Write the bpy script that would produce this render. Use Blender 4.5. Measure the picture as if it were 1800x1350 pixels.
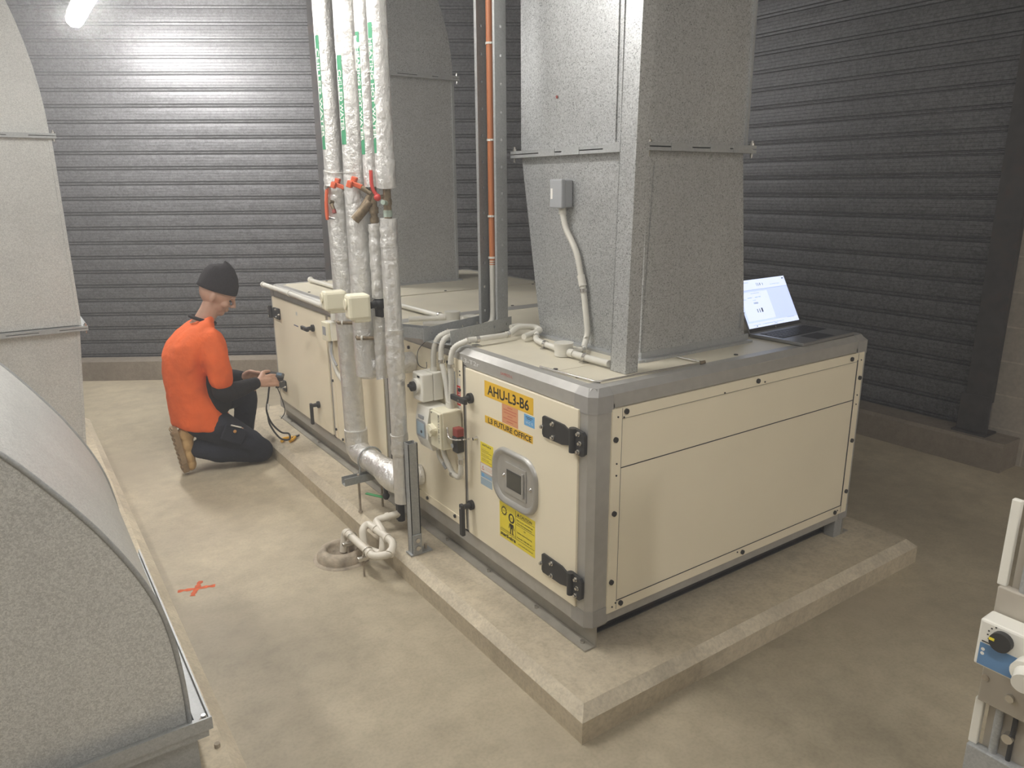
import bpy, bmesh, math, random
from mathutils import Vector, Matrix
from math import sin, cos, pi, radians, sqrt
random.seed(7)
S = bpy.context.scene
for o in list(bpy.data.objects): bpy.data.objects.remove(o)

# ---------------------------------------------------------------- camera
cam_d = bpy.data.cameras.new('camera'); cam = bpy.data.objects.new('camera', cam_d)
S.collection.objects.link(cam); S.camera = cam
cam_d.sensor_width = 36.0; cam_d.lens = 1290.36/1800*36; cam_d.clip_start = .05; cam_d.clip_end = 60
_r = (0.82210578, -0.56929638, -0.00661199); _u = (0.15350119, 0.21045364, 0.96547742); _f = (0.54825128, 0.79473952, -0.26040282)
cam.matrix_world = Matrix(((_r[0], _u[0], -_f[0], -1.40483), (_r[1], _u[1], -_f[1], -1.60834), (_r[2], _u[2], -_f[2], 1.6), (0, 0, 0, 1)))

# ---------------------------------------------------------------- world, exposure
W = bpy.data.worlds.new('world'); S.world = W; W.use_nodes = True
W.node_tree.nodes['Background'].inputs[0].default_value = (.5, .5, .52, 1)
W.node_tree.nodes['Background'].inputs[1].default_value = .02
S.view_settings.view_transform = 'Standard'; S.view_settings.look = 'None'
S.view_settings.gamma = 1; S.view_settings.use_curve_mapping = False
S.view_settings.exposure = 1.25
LAMP = 46.0          # strength of the aisle lamps and the added left lamp
LAMP_B = 50.0        # strength of the lamps behind the camera
LAMP_POS = [(-.70, 4.28, 2.75, LAMP*1.4), (-.80, 1.0, 2.66, LAMP*.55), (-1.0, -1.75, 2.62, LAMP*.55), (.9, -4.7, 2.3, LAMP_B), (4.4, -4.6, 2.3, LAMP_B*.35), (-2.5, 1.5, 2.7, LAMP*.55)]
AIR = 0.024        # thin haze added to imitate lens glare around the lamp
if AIR:
    _vs = W.node_tree.nodes.new('ShaderNodeVolumeScatter'); _vs.inputs['Density'].default_value = AIR; _vs.inputs['Anisotropy'].default_value = .2
    _vs.inputs['Color'].default_value = (1, 1, 1, 1)
    W.node_tree.links.new(_vs.outputs[0], W.node_tree.nodes['World Output'].inputs['Volume'])

# ---------------------------------------------------------------- materials
MT = {}
def mat(name, col, rough=.5, metal=0., var=0., scale=8., bump=0., bscale=60., kind=None, col2=None, emit=None, spec=None, alpha=None):
    if name in MT: return MT[name]
    m = bpy.data.materials.new(name); m.use_nodes = True; nt = m.node_tree; N = nt.nodes; L = nt.links
    b = N['Principled BSDF']; b.inputs['Base Color'].default_value = (*col, 1)
    b.inputs['Roughness'].default_value = rough; b.inputs['Metallic'].default_value = metal
    if spec is not None: b.inputs['Specular IOR Level'].default_value = spec
    if emit:
        b.inputs['Emission Color'].default_value = (*col, 1); b.inputs['Emission Strength'].default_value = emit
    tc = N.new('ShaderNodeTexCoord'); OB = tc.outputs['Object']
    def ramp(src, c0, c1, p0=.3, p1=.7):
        r = N.new('ShaderNodeValToRGB'); r.color_ramp.elements[0].position = p0; r.color_ramp.elements[1].position = p1
        r.color_ramp.elements[0].color = (*c0, 1); r.color_ramp.elements[1].color = (*c1, 1); L.new(src, r.inputs[0]); return r.outputs[0]
    def noise(sc, det=4, ro=.55, vec=None):
        n = N.new('ShaderNodeTexNoise'); n.inputs['Scale'].default_value = sc; n.inputs['Detail'].default_value = det
        n.inputs['Roughness'].default_value = ro; L.new(vec or OB, n.inputs['Vector']); return n
    def mix(a, bb, fac, mode='MIX'):
        x = N.new('ShaderNodeMix'); x.data_type = 'RGBA'; x.blend_type = mode
        if isinstance(fac, (int, float)): x.inputs[0].default_value = fac
        else: L.new(fac, x.inputs[0])
        for s, v in ((x.inputs[6], a), (x.inputs[7], bb)):
            if isinstance(v, tuple): s.default_value = (*v, 1)
            else: L.new(v, s)
        return x.outputs[2]
    def sc3(c, k): return tuple(min(1, max(0, x*k)) for x in c)
    bsrc = None
    if kind == 'galv':
        v = N.new('ShaderNodeTexVoronoi'); v.inputs['Scale'].default_value = scale; L.new(OB, v.inputs['Vector'])
        v2 = N.new('ShaderNodeTexVoronoi'); v2.inputs['Scale'].default_value = scale*2.3; L.new(OB, v2.inputs['Vector'])
        s1 = N.new('ShaderNodeSeparateColor'); L.new(v.outputs['Color'], s1.inputs[0])
        s2 = N.new('ShaderNodeSeparateColor'); L.new(v2.outputs['Color'], s2.inputs[0])
        a = N.new('ShaderNodeMath'); a.operation = 'ADD'; L.new(s1.outputs[0], a.inputs[0]); L.new(s2.outputs[1], a.inputs[1])
        h = N.new('ShaderNodeMath'); h.operation = 'MULTIPLY'; h.inputs[1].default_value = .5; L.new(a.outputs[0], h.inputs[0])
        c = ramp(h.outputs[0], sc3(col, 1-var), sc3(col, 1+var), .15, .85)
        big = noise(2.2, 5); c = mix(c, ramp(big.outputs[0], (.8, .8, .8), (1, 1, 1), .35, .6), .6, 'MULTIPLY')
        L.new(c, b.inputs['Base Color'])
        rr = N.new('ShaderNodeMapRange'); rr.inputs[3].default_value = rough-.1; rr.inputs[4].default_value = rough+.12
        L.new(h.outputs[0], rr.inputs[0]); L.new(rr.outputs[0], b.inputs['Roughness'])
        nb = noise(bscale*.06, 3); bsrc = nb.outputs[0]
    elif kind == 'concrete':
        n1 = noise(scale*.18, 8, .6); n2 = noise(scale*2.5, 6, .65); n3 = noise(90, 3)
        c = ramp(n1.outputs[0], sc3(col, 1-var), sc3(col, 1+var), .3, .7)
        c = mix(c, ramp(n2.outputs[0], (.76, .75, .73), (1.0, 1.0, 1.0), .3, .6), .8, 'MULTIPLY')
        c = mix(c, ramp(n3.outputs[0], (.86, .86, .86), (1, 1, 1), .35, .55), .7, 'MULTIPLY')
        if col2:
            n4 = noise(1.1, 6, .7); c = mix(c, col2, ramp(n4.outputs[0], (0, 0, 0), (.8, .8, .8), .5, .68))
        L.new(c, b.inputs['Base Color'])
        rr = N.new('ShaderNodeMapRange'); rr.inputs[3].default_value = rough-.12; rr.inputs[4].default_value = rough+.1
        L.new(n1.outputs[0], rr.inputs[0]); L.new(rr.outputs[0], b.inputs['Roughness'])
        bsrc = n2.outputs[0]
    elif kind == 'foil':
        n1 = noise(35, 5, .6); v = N.new('ShaderNodeTexVoronoi'); v.feature = 'DISTANCE_TO_EDGE'; v.inputs['Scale'].default_value = 38
        mp = N.new('ShaderNodeMapping'); mp.inputs['Scale'].default_value = (1, 1, .35); L.new(OB, mp.inputs[0]); L.new(mp.outputs[0], v.inputs['Vector'])
        c = ramp(n1.outputs[0], sc3(col, 1-var), sc3(col, 1+var), .35, .65); L.new(c, b.inputs['Base Color'])
        ad = N.new('ShaderNodeMath'); ad.operation = 'MULTIPLY_ADD'; ad.inputs[1].default_value = .5; L.new(v.outputs[0], ad.inputs[0]); L.new(n1.outputs[0], ad.inputs[2])
        bsrc = ad.outputs[0]
    elif kind == 'block':
        mp = N.new('ShaderNodeMapping'); mp.inputs['Rotation'].default_value = (radians(90), 0, radians(90)); 
        cx = N.new('ShaderNodeSeparateXYZ'); L.new(OB, cx.inputs[0]); cb = N.new('ShaderNodeCombineXYZ')
        L.new(cx.outputs[1], cb.inputs[0]); L.new(cx.outputs[2], cb.inputs[1])
        br = N.new('ShaderNodeTexBrick'); br.inputs['Scale'].default_value = 1; br.inputs['Brick Width'].default_value = .40
        br.inputs['Row Height'].default_value = .20; br.inputs['Mortar Size'].default_value = .006; br.inputs['Mortar Smooth'].default_value = .3
        L.new(cb.outputs[0], br.inputs['Vector']); br.inputs['Color1'].default_value = (*col, 1); br.inputs['Color2'].default_value = (*sc3(col, .88), 1)
        br.inputs['Mortar'].default_value = (*sc3(col, 1.15), 1)
        n2 = noise(40, 5); c = mix(br.outputs[0], ramp(n2.outputs[0], (.72, .72, .72), (1, 1, 1)), .7, 'MULTIPLY'); L.new(c, b.inputs['Base Color'])
        iv = N.new('ShaderNodeMath'); iv.operation = 'SUBTRACT'; iv.inputs[0].default_value = 1; L.new(br.outputs['Fac'], iv.inputs[1]); bsrc = iv.outputs[0]
    else:
        if var:
            n1 = noise(scale, 5); c = ramp(n1.outputs[0], sc3(col, 1-var), sc3(col, 1+var)); 
            if col2:
                n4 = noise(scale*.5, 6, .7); c = mix(c, col2, ramp(n4.outputs[0], (0, 0, 0), (.7, .7, .7), .52, .7))
            L.new(c, b.inputs['Base Color'])
        if bump: bsrc = noise(bscale, 4).outputs[0]
    if bump and bsrc is not None:
        bp = N.new('ShaderNodeBump'); bp.inputs['Strength'].default_value = bump; bp.inputs['Distance'].default_value = .01
        L.new(bsrc, bp.inputs['Height']); L.new(bp.outputs[0], b.inputs['Normal'])
    MT[name] = m; return m

GALV = mat('galvanised_sheet', (.50, .51, .505), .34, .52, .28, 240, .05, kind='galv')
GALVL = mat('dusty_galvanised_sheet', (.60, .60, .57), .48, .25, .22, 240, .05, kind='galv')
GALVD = mat('galvanised_frame', (.42, .43, .425), .45, .35, .12, 180, .03, kind='galv')
SHUT = mat('roller_shutter_steel', (.165, .165, .172), .46, .40, .35, 60, .05, kind='galv')
FLOORM = mat('floor_concrete', (.49, .425, .305), .55, 0, .36, 4, .10, kind='concrete', col2=(.38, .325, .235))
PLIN = mat('plinth_concrete', (.56, .485, .355), .75, 0, .16, 9, .25, kind='concrete')
PLINE = mat('worn_plinth_edge', (.64, .565, .43), .85, 0, .22, 30, .45, kind='concrete', col2=(.48, .41, .30))
BASER = mat('dusty_base_rail', (.36, .335, .28), .55, .2, .1, 20)
CEIL = mat('ceiling_concrete', (.45, .45, .44), .9, 0, .1, 6, .1, kind='concrete')
WALLM = mat('wall_concrete', (.50, .48, .45), .9, 0, .1, 6, .1, kind='concrete')
BLOCK = mat('blockwork', (.50, .45, .375), .9, 0, 0, 1, .5, kind='block')
KERB = mat('kerb_concrete', (.30, .255, .20), .85, 0, .2, 10, .3, kind='concrete')
STEEL = mat('dark_steel', (.085, .08, .08), .6, .3, .25, 12, .1, 40, col2=(.10, .06, .045))
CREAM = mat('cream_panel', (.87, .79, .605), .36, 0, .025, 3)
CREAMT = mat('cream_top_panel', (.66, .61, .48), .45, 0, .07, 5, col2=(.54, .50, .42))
ALU = mat('aluminium_profile', (.47, .46, .43), .42, .45, .06, 30)
CAP = mat('corner_casting', (.38, .37, .35), .5, .25, .05, 30)
BLK = mat('black_plastic', (.035, .035, .035), .45)
RUB = mat('dark_gap', (.05, .048, .045), .8)
FOIL = mat('foil_insulation', (.74, .73, .70), .30, .62, .07, 1, .8, kind='foil')
PVC = mat('white_pvc', (.74, .69, .59), .4, 0, .04, 20)
CONDW = mat('grey_conduit', (.63, .61, .54), .45, 0, .04, 20)
CREAMP = mat('cream_plastic', (.76, .72, .55), .42)
WHITEP = mat('white_plastic', (.78, .76, .68), .4)
GREYP = mat('grey_plastic', (.33, .34, .35), .5)
ORC = mat('orange_conduit', (.55, .19, .07), .45)
ORL = mat('orange_valve_handle', (.62, .12, .05), .45)
REDM = mat('red_plastic', (.26, .05, .04), .45)
BRASS = mat('tarnished_brass', (.22, .17, .11), .5, .6, .35, 60)
VERD = mat('green_tinged_brass', (.38, .45, .38), .5, .4, .25, 50)
CHROME = mat('bright_steel', (.62, .60, .56), .25, .9)
RUST = mat('weathered_clay', (.40, .34, .26), .85, 0, .35, 18, .5, 50)
SKIN = mat('skin', (.52, .31, .22), .5, 0, .06, 30)
ORSH = mat('orange_cotton', (.78, .13, .022), .85, 0, .10, 9, 1.0, 16)
BLKC = mat('black_fleece', (.018, .016, .018), .95, 0, .2, 20, .5, 30)
BEAN = mat('knit_beanie', (.020, .016, .018), .95, 0, .2, 90, .6, 120)
NAVY = mat('navy_drill_trousers', (.020, .022, .032), .9, 0, .25, 12, .9, 14)
TAN = mat('tan_nubuck', (.52, .34, .15), .8, 0, .12, 25, .4, 50)
SOLE = mat('boot_sole', (.30, .21, .12), .8, 0, .15, 30)
YEL = mat('amber_label', (.82, .50, .035), .5)
YEL2 = mat('yellow_sticker', (.85, .70, .05), .5)
ORS = mat('faded_orange_sticker', (.70, .33, .17), .6)
BLUS = mat('blue_sticker', (.16, .42, .72), .5)
BLUG = mat('pale_blue_sticker', (.35, .45, .52), .5)
WHS = mat('white_sticker', (.78, .76, .70), .5)
INK = mat('black_ink', (.025, .02, .015), .6)
REDINK = mat('red_ink', (.55, .08, .05), .6)
WINK = mat('white_ink', (.8, .8, .78), .6)
GRN = mat('green_label', (.05, .26, .13), .5)
GRNH = mat('green_handle', (.06, .28, .10), .5)
GLASS = mat('dark_window_glass', (.06, .06, .05), .12)
YPL = mat('yellow_grips', (.78, .42, .03), .45)
LAPB = mat('laptop_shell', (.30, .30, .30), .38, .6)
LAPK = mat('laptop_keys', (.04, .04, .045), .5)
SCR = mat('screen_light', (.62, .72, 1.0), .3, emit=.36)
SCRW = mat('screen_page', (.72, .80, 1.0), .3, emit=.40)
SCRG = mat('screen_grey', (.50, .58, .80), .3, emit=.26)
SCRK = mat('screen_dark', (.10, .12, .2), .3, emit=.12)
BLUL = mat('blue_actuator_label', (.12, .24, .42), .5)
PAINTX = mat('orange_spray_paint', (.62, .13, .05), .8, 0, .25, 40)
SPLIT = mat('grey_enamel', (.46, .42, .35), .5, .1, .06, 20)

# ---------------------------------------------------------------- mesh builder
WL = {}
class MB:
    def __init__(s, M=None): s.bm = bmesh.new(); s.mats = []; s.M = M or Matrix()
    def mi(s, m):
        if m not in s.mats: s.mats.append(m)
        return s.mats.index(m)
    def _add(s, vs, fs, m, smooth=False):
        k = s.mi(m); bv = [s.bm.verts.new(s.M @ Vector(v)) for v in vs]
        for f in fs:
            try: q = s.bm.faces.new([bv[i] for i in f])
            except ValueError: continue
            q.material_index = k; q.smooth = smooth
        return s
    def box(s, x0, x1, y0, y1, z0, z1, m, bev=0.):
        if x0 > x1: x0, x1 = x1, x0
        if y0 > y1: y0, y1 = y1, y0
        if z0 > z1: z0, z1 = z1, z0
        if bev <= 0:
            vs = [(x, y, z) for x in (x0, x1) for y in (y0, y1) for z in (z0, z1)]
            return s._add(vs, [(0, 1, 3, 2), (4, 6, 7, 5), (0, 4, 5, 1), (2, 3, 7, 6), (0, 2, 6, 4), (1, 5, 7, 3)], m)
        t = bmesh.new(); bmesh.ops.create_cube(t, size=1)
        for v in t.verts: v.co = ((x0+x1)/2+v.co.x*(x1-x0), (y0+y1)/2+v.co.y*(y1-y0), (z0+z1)/2+v.co.z*(z1-z0))
        bmesh.ops.bevel(t, geom=t.edges[:], offset=min(bev, .49*min(x1-x0, y1-y0, z1-z0)), segments=2, affect='EDGES', profile=.5)
        t.verts.index_update(); s._add([v.co[:] for v in t.verts], [[v.index for v in f.verts] for f in t.faces], m); t.free(); return s
    def tube(s, pts, r, m, seg=14, cap=True, smooth=True, ell=None):
        P = [Vector(p) for p in pts]; n = len(P); R = r if isinstance(r, (list, tuple)) else [r]*n
        T = [(P[min(i+1, n-1)]-P[max(i-1, 0)]).normalized() for i in range(n)]
        up = Vector((0, 0, 1)) if abs(T[0].z) < .9 else Vector((1, 0, 0))
        u = (up - T[0]*up.dot(T[0])).normalized(); vs = []
        for i in range(n):
            u = (u - T[i]*u.dot(T[i])); u.normalize(); w = T[i].cross(u)
            for k in range(seg):
                a = 2*pi*k/seg; q = u*cos(a)+w*sin(a)
                vs.append((P[i]+q*R[i])[:])
        fs = [(i*seg+k, i*seg+(k+1) % seg, (i+1)*seg+(k+1) % seg, (i+1)*seg+k) for i in range(n-1) for k in range(seg)]
        s._add(vs, fs, m, smooth)
        if cap:
            s._add(vs[:seg], [tuple(range(seg-1, -1, -1))], m); s._add(vs[-seg:], [tuple(range(seg))], m)
        return s
    def cyl(s, p0, p1, r, m, r2=None, seg=18): return s.tube([p0, p1], [r, r if r2 is None else r2], m, seg)
    def prism(s, poly, axis, a, b, m, smooth=False):
        n = len(poly)
        def P(p, t): return (t, p[0], p[1]) if axis == 'x' else (p[0], t, p[1]) if axis == 'y' else (p[0], p[1], t)
        vs = [P(p, a) for p in poly]+[P(p, b) for p in poly]
        s._add(vs, [(i, (i+1) % n, n+(i+1) % n, n+i) for i in range(n)], m, smooth)
        s._add(vs, [tuple(range(n-1, -1, -1)), tuple(range(n, 2*n))], m); return s
    def loft(s, rings, m, seg=28):
        # rings: (x, y, z, rx, ry, tilt) horizontal-ish ellipses joined upwards
        vs = []
        for x, y, z, rx, ry, tl in rings:
            for k in range(seg):
                a = 2*pi*k/seg; vs.append((x+rx*cos(a), y+ry*sin(a), z-rx*cos(a)*tl))
        n = len(rings); s._add(vs, [(i*seg+k, i*seg+(k+1) % seg, (i+1)*seg+(k+1) % seg, (i+1)*seg+k) for i in range(n-1) for k in range(seg)], m, True)
        s._add(vs[:seg], [tuple(range(seg-1, -1, -1))], m); s._add(vs[-seg:], [tuple(range(seg))], m); return s
    def lathe(s, prof, c, m, seg=32, smooth=True):
        vs = [(c[0]+r*cos(2*pi*k/seg), c[1]+r*sin(2*pi*k/seg), c[2]+z) for r, z in prof for k in range(seg)]
        fs = [(i*seg+k, i*seg+(k+1) % seg, (i+1)*seg+(k+1) % seg, (i+1)*seg+k) for i in range(len(prof)-1) for k in range(seg)]
        return s._add(vs, fs, m, smooth)
    def sph(s, c, r, m, seg=14, sc=(1, 1, 1), R=None):
        t = bmesh.new(); bmesh.ops.create_uvsphere(t, u_segments=seg, v_segments=max(6, seg//2+2), radius=1)
        t.verts.index_update(); vs = []
        for v in t.verts:
            q = Vector((v.co.x*sc[0], v.co.y*sc[1], v.co.z*sc[2]))*r
            if R: q = R @ q
            vs.append((q+Vector(c))[:])
        s._add(vs, [[v.index for v in f.verts] for f in t.faces], m, True); t.free(); return s
    def text(s, txt, size, u, v, w, m, bold=.0, wid=None, rot=0., cyl=None, align='LEFT'):
        cu = bpy.data.curves.new('t', 'FONT'); cu.body = txt; cu.size = size; cu.offset = bold; cu.align_x = align; cu.resolution_u = 3
        ob = bpy.data.objects.new('t', cu); S.collection.objects.link(ob); dg = bpy.context.evaluated_depsgraph_get(); dg.update()
        me = bpy.data.meshes.new_from_object(ob.evaluated_get(dg)); bpy.data.objects.remove(ob); bpy.data.curves.remove(cu)
        xs = [q.co.x for q in me.vertices] or [0]; k = 1.
        if wid and max(xs)-min(xs) > 1e-6: k = wid/(max(xs)-min(xs))
        R = Matrix.Rotation(rot, 3, 'Z'); vs = []
        for q in me.vertices:
            p = R @ Vector((q.co.x*k, q.co.y, 0)); p = Vector((u+p.x, v+p.y, w))
            vs.append(cyl(p) if cyl else p[:])
        s._add(vs, [list(f.vertices) for f in me.polygons], m); bpy.data.meshes.remove(me); return s
    def build(s, name, parent=None, label=None, cat=None, group=None, kind=None):
        bm = s.bm; bmesh.ops.recalc_face_normals(bm, faces=[f for f in bm.faces]) if not getattr(s, 'keep', 0) else None
        xs = [v.co for v in bm.verts]; lo = Vector([min(c[i] for c in xs) for i in range(3)]); hi = Vector([max(c[i] for c in xs) for i in range(3)])
        o0 = Vector(((lo.x+hi.x)/2, (lo.y+hi.y)/2, lo.z))
        for v in bm.verts: v.co -= o0
        me = bpy.data.meshes.new(name); bm.to_mesh(me); bm.free()
        for m in s.mats: me.materials.append(m)
        ob = bpy.data.objects.new(name, me); S.collection.objects.link(ob)
        if parent: ob.parent = parent; ob.location = o0-WL[parent]
        else: ob.location = o0
        WL[ob] = o0; tag(ob, label, cat, group, kind); return ob
def tag(o, label=None, cat=None, group=None, kind=None):
    if label: o['label'] = label
    if cat: o['category'] = cat
    if group: o['group'] = group
    if kind: o['kind'] = kind
def thing(name, loc, label, cat, group=None):
    o = bpy.data.objects.new(name, None); o.empty_display_size = .05; S.collection.objects.link(o); o.location = loc; WL[o] = Vector(loc)
    tag(o, label, cat, group); return o
def FX(y, z, x): return Matrix(((0, 0, -1, x), (-1, 0, 0, y), (0, 1, 0, z), (0, 0, 0, 1)))      # u -> -Y, v -> +Z, w -> -X
def FY(x, z, y): return Matrix(((1, 0, 0, x), (0, 0, -1, y), (0, 1, 0, z), (0, 0, 0, 1)))       # u -> +X, v -> +Z, w -> -Y
def FZ(x, y, z): return Matrix.Translation((x, y, z))
def rrect(cx, cy, w, h, r, n=6):
    out = []
    for sx, sy, a0 in ((1, 1, 0), (-1, 1, 90), (-1, -1, 180), (1, -1, 270)):
        for k in range(n+1):
            a = radians(a0+90*k/n); out.append((cx+sx*(w/2-r)+r*cos(a), cy+sy*(h/2-r)+r*sin(a)))
    return out
def crom(P, n=8):
    P = [Vector(p) for p in P]; Q = [P[0]*2-P[1]]+P+[P[-1]*2-P[-2]]; out = []
    for i in range(1, len(Q)-2):
        a, b, c, d = Q[i-1:i+3]
        for k in range(n):
            t = k/n; out.append(.5*((2*b)+(c-a)*t+(2*a-5*b+4*c-d)*t*t+(3*b-a-3*c+d)*t**3))
    out.append(P[-1]); return out
def bendpath(P, r=.03, n=5):
    P = [Vector(p) for p in P]; out = [P[0]]
    for i in range(1, len(P)-1):
        a = (P[i-1]-P[i]); c = (P[i+1]-P[i]); q = min(r, a.length*.49, c.length*.49); a = P[i]+a.normalized()*q; c = P[i]+c.normalized()*q
        for k in range(n+1):
            t = k/n; out.append(a*(1-t)**2+P[i]*2*t*(1-t)+c*t*t)
    out.append(P[-1]); return out
def corr(mb, P, r, m, pitch=.009):
    P = [Vector(p) for p in P]; L = [0]
    for i in range(1, len(P)): L.append(L[-1]+(P[i]-P[i-1]).length)
    n = int(L[-1]/pitch*2); pts = []; R = []; j = 0
    for k in range(n+1):
        d = L[-1]*k/n
        while j < len(L)-2 and L[j+1] < d: j += 1
        t = (d-L[j])/max(1e-9, L[j+1]-L[j]); pts.append(P[j].lerp(P[j+1], min(1, t))); R.append(r*(1.10 if k % 2 else .88))
    mb.tube(pts, R, m, 12)

# ================================================================ SETTING
H = 3.3
ang = radians(-32.4); WD = Vector((cos(ang), sin(ang))); WN = Vector((-sin(ang), cos(ang)))       # back wall direction / outward normal
P0 = Vector((-.691, 5.352))
def bw(t, off=0.): q = P0+WD*t+WN*off; return (q.x, q.y)
MB().box(-4.2, 6.2, -5.4, 8.4, -.1, 0, FLOORM).build('floor', kind='structure')
MB().box(-4.2, 6.2, -5.4, 8.4, H, H+.1, CEIL).build('ceiling', kind='structure')
MB().box(-4.3, -4.2, -5.4, 8.4, 0, H, WALLM).build('wall_left', kind='structure')
MB().box(-4.2, 6.2, -5.5, -5.4, 0, H, WALLM).build('wall_front', kind='structure')
def shutter(a, b, z0, z1, nrm, pitch=.1215):
    a = Vector((a[0], a[1], 0)); b = Vector((b[0], b[1], 0)); nrm = Vector((nrm[0], nrm[1], 0)); mb = MB()
    prof = [(0, .004), (.03, -.012), (.07, -.012), (.10, .004), (.18, .005), (.21, -.010), (.25, -.010), (.28, .005), (.42, .0058), (.43, .0042), (.44, .0060), (.60, .0062), (.61, .0045), (.62, .0062), (.79, .0058), (.80, .0042), (.81, .0056)]
    pts = []; n = int((z1-z0)/pitch)+1
    for i in range(n):
        for f, d in prof:
            z = z0+(i+f)*pitch
            if z <= z1: pts.append((z, d))
    vs = [(a-nrm*d+Vector((0, 0, z)))[:] for z, d in pts]+[(b-nrm*d+Vector((0, 0, z)))[:] for z, d in pts]; k = len(pts)
    mb._add(vs, [(i, i+1, k+i+1, k+i) for i in range(k-1)], SHUT)
    bk = [(a+nrm*.03)+Vector((0, 0, z)) for z in (z0, z1)]+[(b+nrm*.03)+Vector((0, 0, z)) for z in (z1, z0)]
    mb._add([v[:] for v in bk], [(0, 1, 2, 3)], SHUT); return mb
XS = 3.30
tmax = (XS-bw(0, .2)[0])/WD.x
shutter(bw(-4.6, .2), bw(tmax, .2), .165, H, WN).build('wall_back', kind='structure')
ymeet = bw(tmax, .2)[1]
shutter((XS, ymeet), (XS, .30), .17, H, (1, 0)).build('wall_right', kind='structure')
mb = MB(); mb.M = Matrix.Translation((XS+.0, 0, 0)); mb.box(0, .12, -5.4, .21, 0, H, BLOCK).build('wall_block', kind='structure')
# kerbs (trim of the room)
mb = MB(); q = [bw(-4.6, 0), bw((3.09-P0.x)/WD.x+.1, 0), bw((3.09-P0.x)/WD.x+.4, .45), bw(-4.6, .45)]
mb.prism(q, 'z', 0, .165, KERB).build('trim_1', kind='structure')
mb = MB(); mb.prism([(3.09, 0), (3.09, .15), (3.105, .17), (3.42, .17), (3.42, 0)], 'y', .03, bw((3.09-P0.x)/WD.x)[1]+.1, KERB)
mb.build('trim_2', kind='structure')
# steel columns
t = thing('steel_column', (3.235, .24, .17), 'dark rusty steel column at the right end of the roller shutter, on the kerb', 'column')
MB().box(3.20, 3.285, .19, .29, .35, H, STEEL).box(3.18, 3.20, .165, .305, .36, H, STEEL).build('shaft', t)
m2 = MB(); m2.box(3.14, 3.28, .15, .34, .17, .182, STEEL).box(3.175, 3.19, .16, .33, .18, .40, STEEL, .004)
m2.build('base_plate', t)
for tt, lb in ((1.86, 'dark steel column on the back wall between shutters, just left of the insulated pipes'), ):
    c = bw(tt, .12); t = thing('steel_column', (c[0], c[1], .165), lb, 'column')
    M = Matrix.Translation((c[0], c[1], 0)) @ Matrix.Rotation(ang, 4, 'Z')
    MB(M).box(-.07, .07, -.05, -.04, .17, H, STEEL).box(-.07, .07, .04, .05, .17, H, STEEL).box(-.005, .005, -.04, .04, .17, H, STEEL).build('shaft', t)
    MB(M).box(-.11, .11, -.08, .08, .166, .18, STEEL).build('base_plate', t)

# concrete plinths
def plinth(x0, x1, y0, y1, z, c, cz):
    mb = MB(); a = [(x0, y0), (x1, y0), (x1, y1), (x0, y1)]; b = [(x0+c, y0+c), (x1-c, y0+c), (x1-c, y1-c), (x0+c, y1-c)]
    vs = [(p[0], p[1], 0) for p in a]+[(p[0], p[1], z-cz) for p in a]+[(p[0], p[1], z) for p in b]
    fs = [(i, (i+1) % 4, 4+(i+1) % 4, 4+i) for i in range(4)]+[(4+i, 4+(i+1) % 4, 8+(i+1) % 4, 8+i) for i in range(4)]+[(8, 9, 10, 11), (3, 2, 1, 0)]
    mb._add(vs, fs[:4]+fs[8:], PLIN); mb._add(vs, fs[4:8], PLINE); return mb
plinth(-.2065, 1.688, -.223, 3.5, .106, .035, .032).build('concrete_plinth', None, 'low worn concrete plinth under the long cream air handler', 'plinth')
mb = plinth(-3.2, -1.062, -2.6, 3.98, .106, .035, .03)
pl = mb.build('concrete_plinth', None, 'low concrete plinth along the left side, under the galvanised elbow duct', 'plinth')
for i in range(9):
    y = .02+i*.12; MB().cyl((-1.115, y, .104), (-1.115, y, .118), .008, RUST, seg=8).build('anchor_bolt', pl)

# ================================================================ LAMPS
for i, (x, y, z, st) in enumerate(LAMP_POS):
    if i < 2: lb = ('lit batten light above the aisle in the upper left corner' if i == 0 else 'lit batten light above the aisle, nearer the camera')
    elif i == 2: lb = 'lit batten light overhead directly above the camera'
    elif i == 5: lb = 'unseen batten light added to brighten the ducts on the left'  # lamp added out of view to lift the left ducts
    else: lb = ('lit batten light overhead behind the camera' if i == 3 else 'unseen batten light added as fill behind the camera, near the right wall')  # the one by the right wall is an added fill lamp
    t = thing('batten_light', (x, y, z), lb, 'light')
    MB().box(x-.045, x+.045, y-.62, y+.62, z+.03, z+.075, WHITEP, .006).build('housing', t)
    em = mat('lamp_diffuser_%d' % i, (1.0, .975, .95), .5, emit=st)
    MB().prism([(x-.055, z+.03), (x-.05, z-.005), (x-.025, z-.03), (x+.025, z-.03), (x+.05, z-.005), (x+.055, z+.03)], 'y', y-.61, y+.61, em).build('diffuser', t)
    for yy in (-.4, .4): MB().cyl((x, y+yy, z+.075), (x, y+yy, H), .004, CHROME, seg=6).build('hanger', t)

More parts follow.
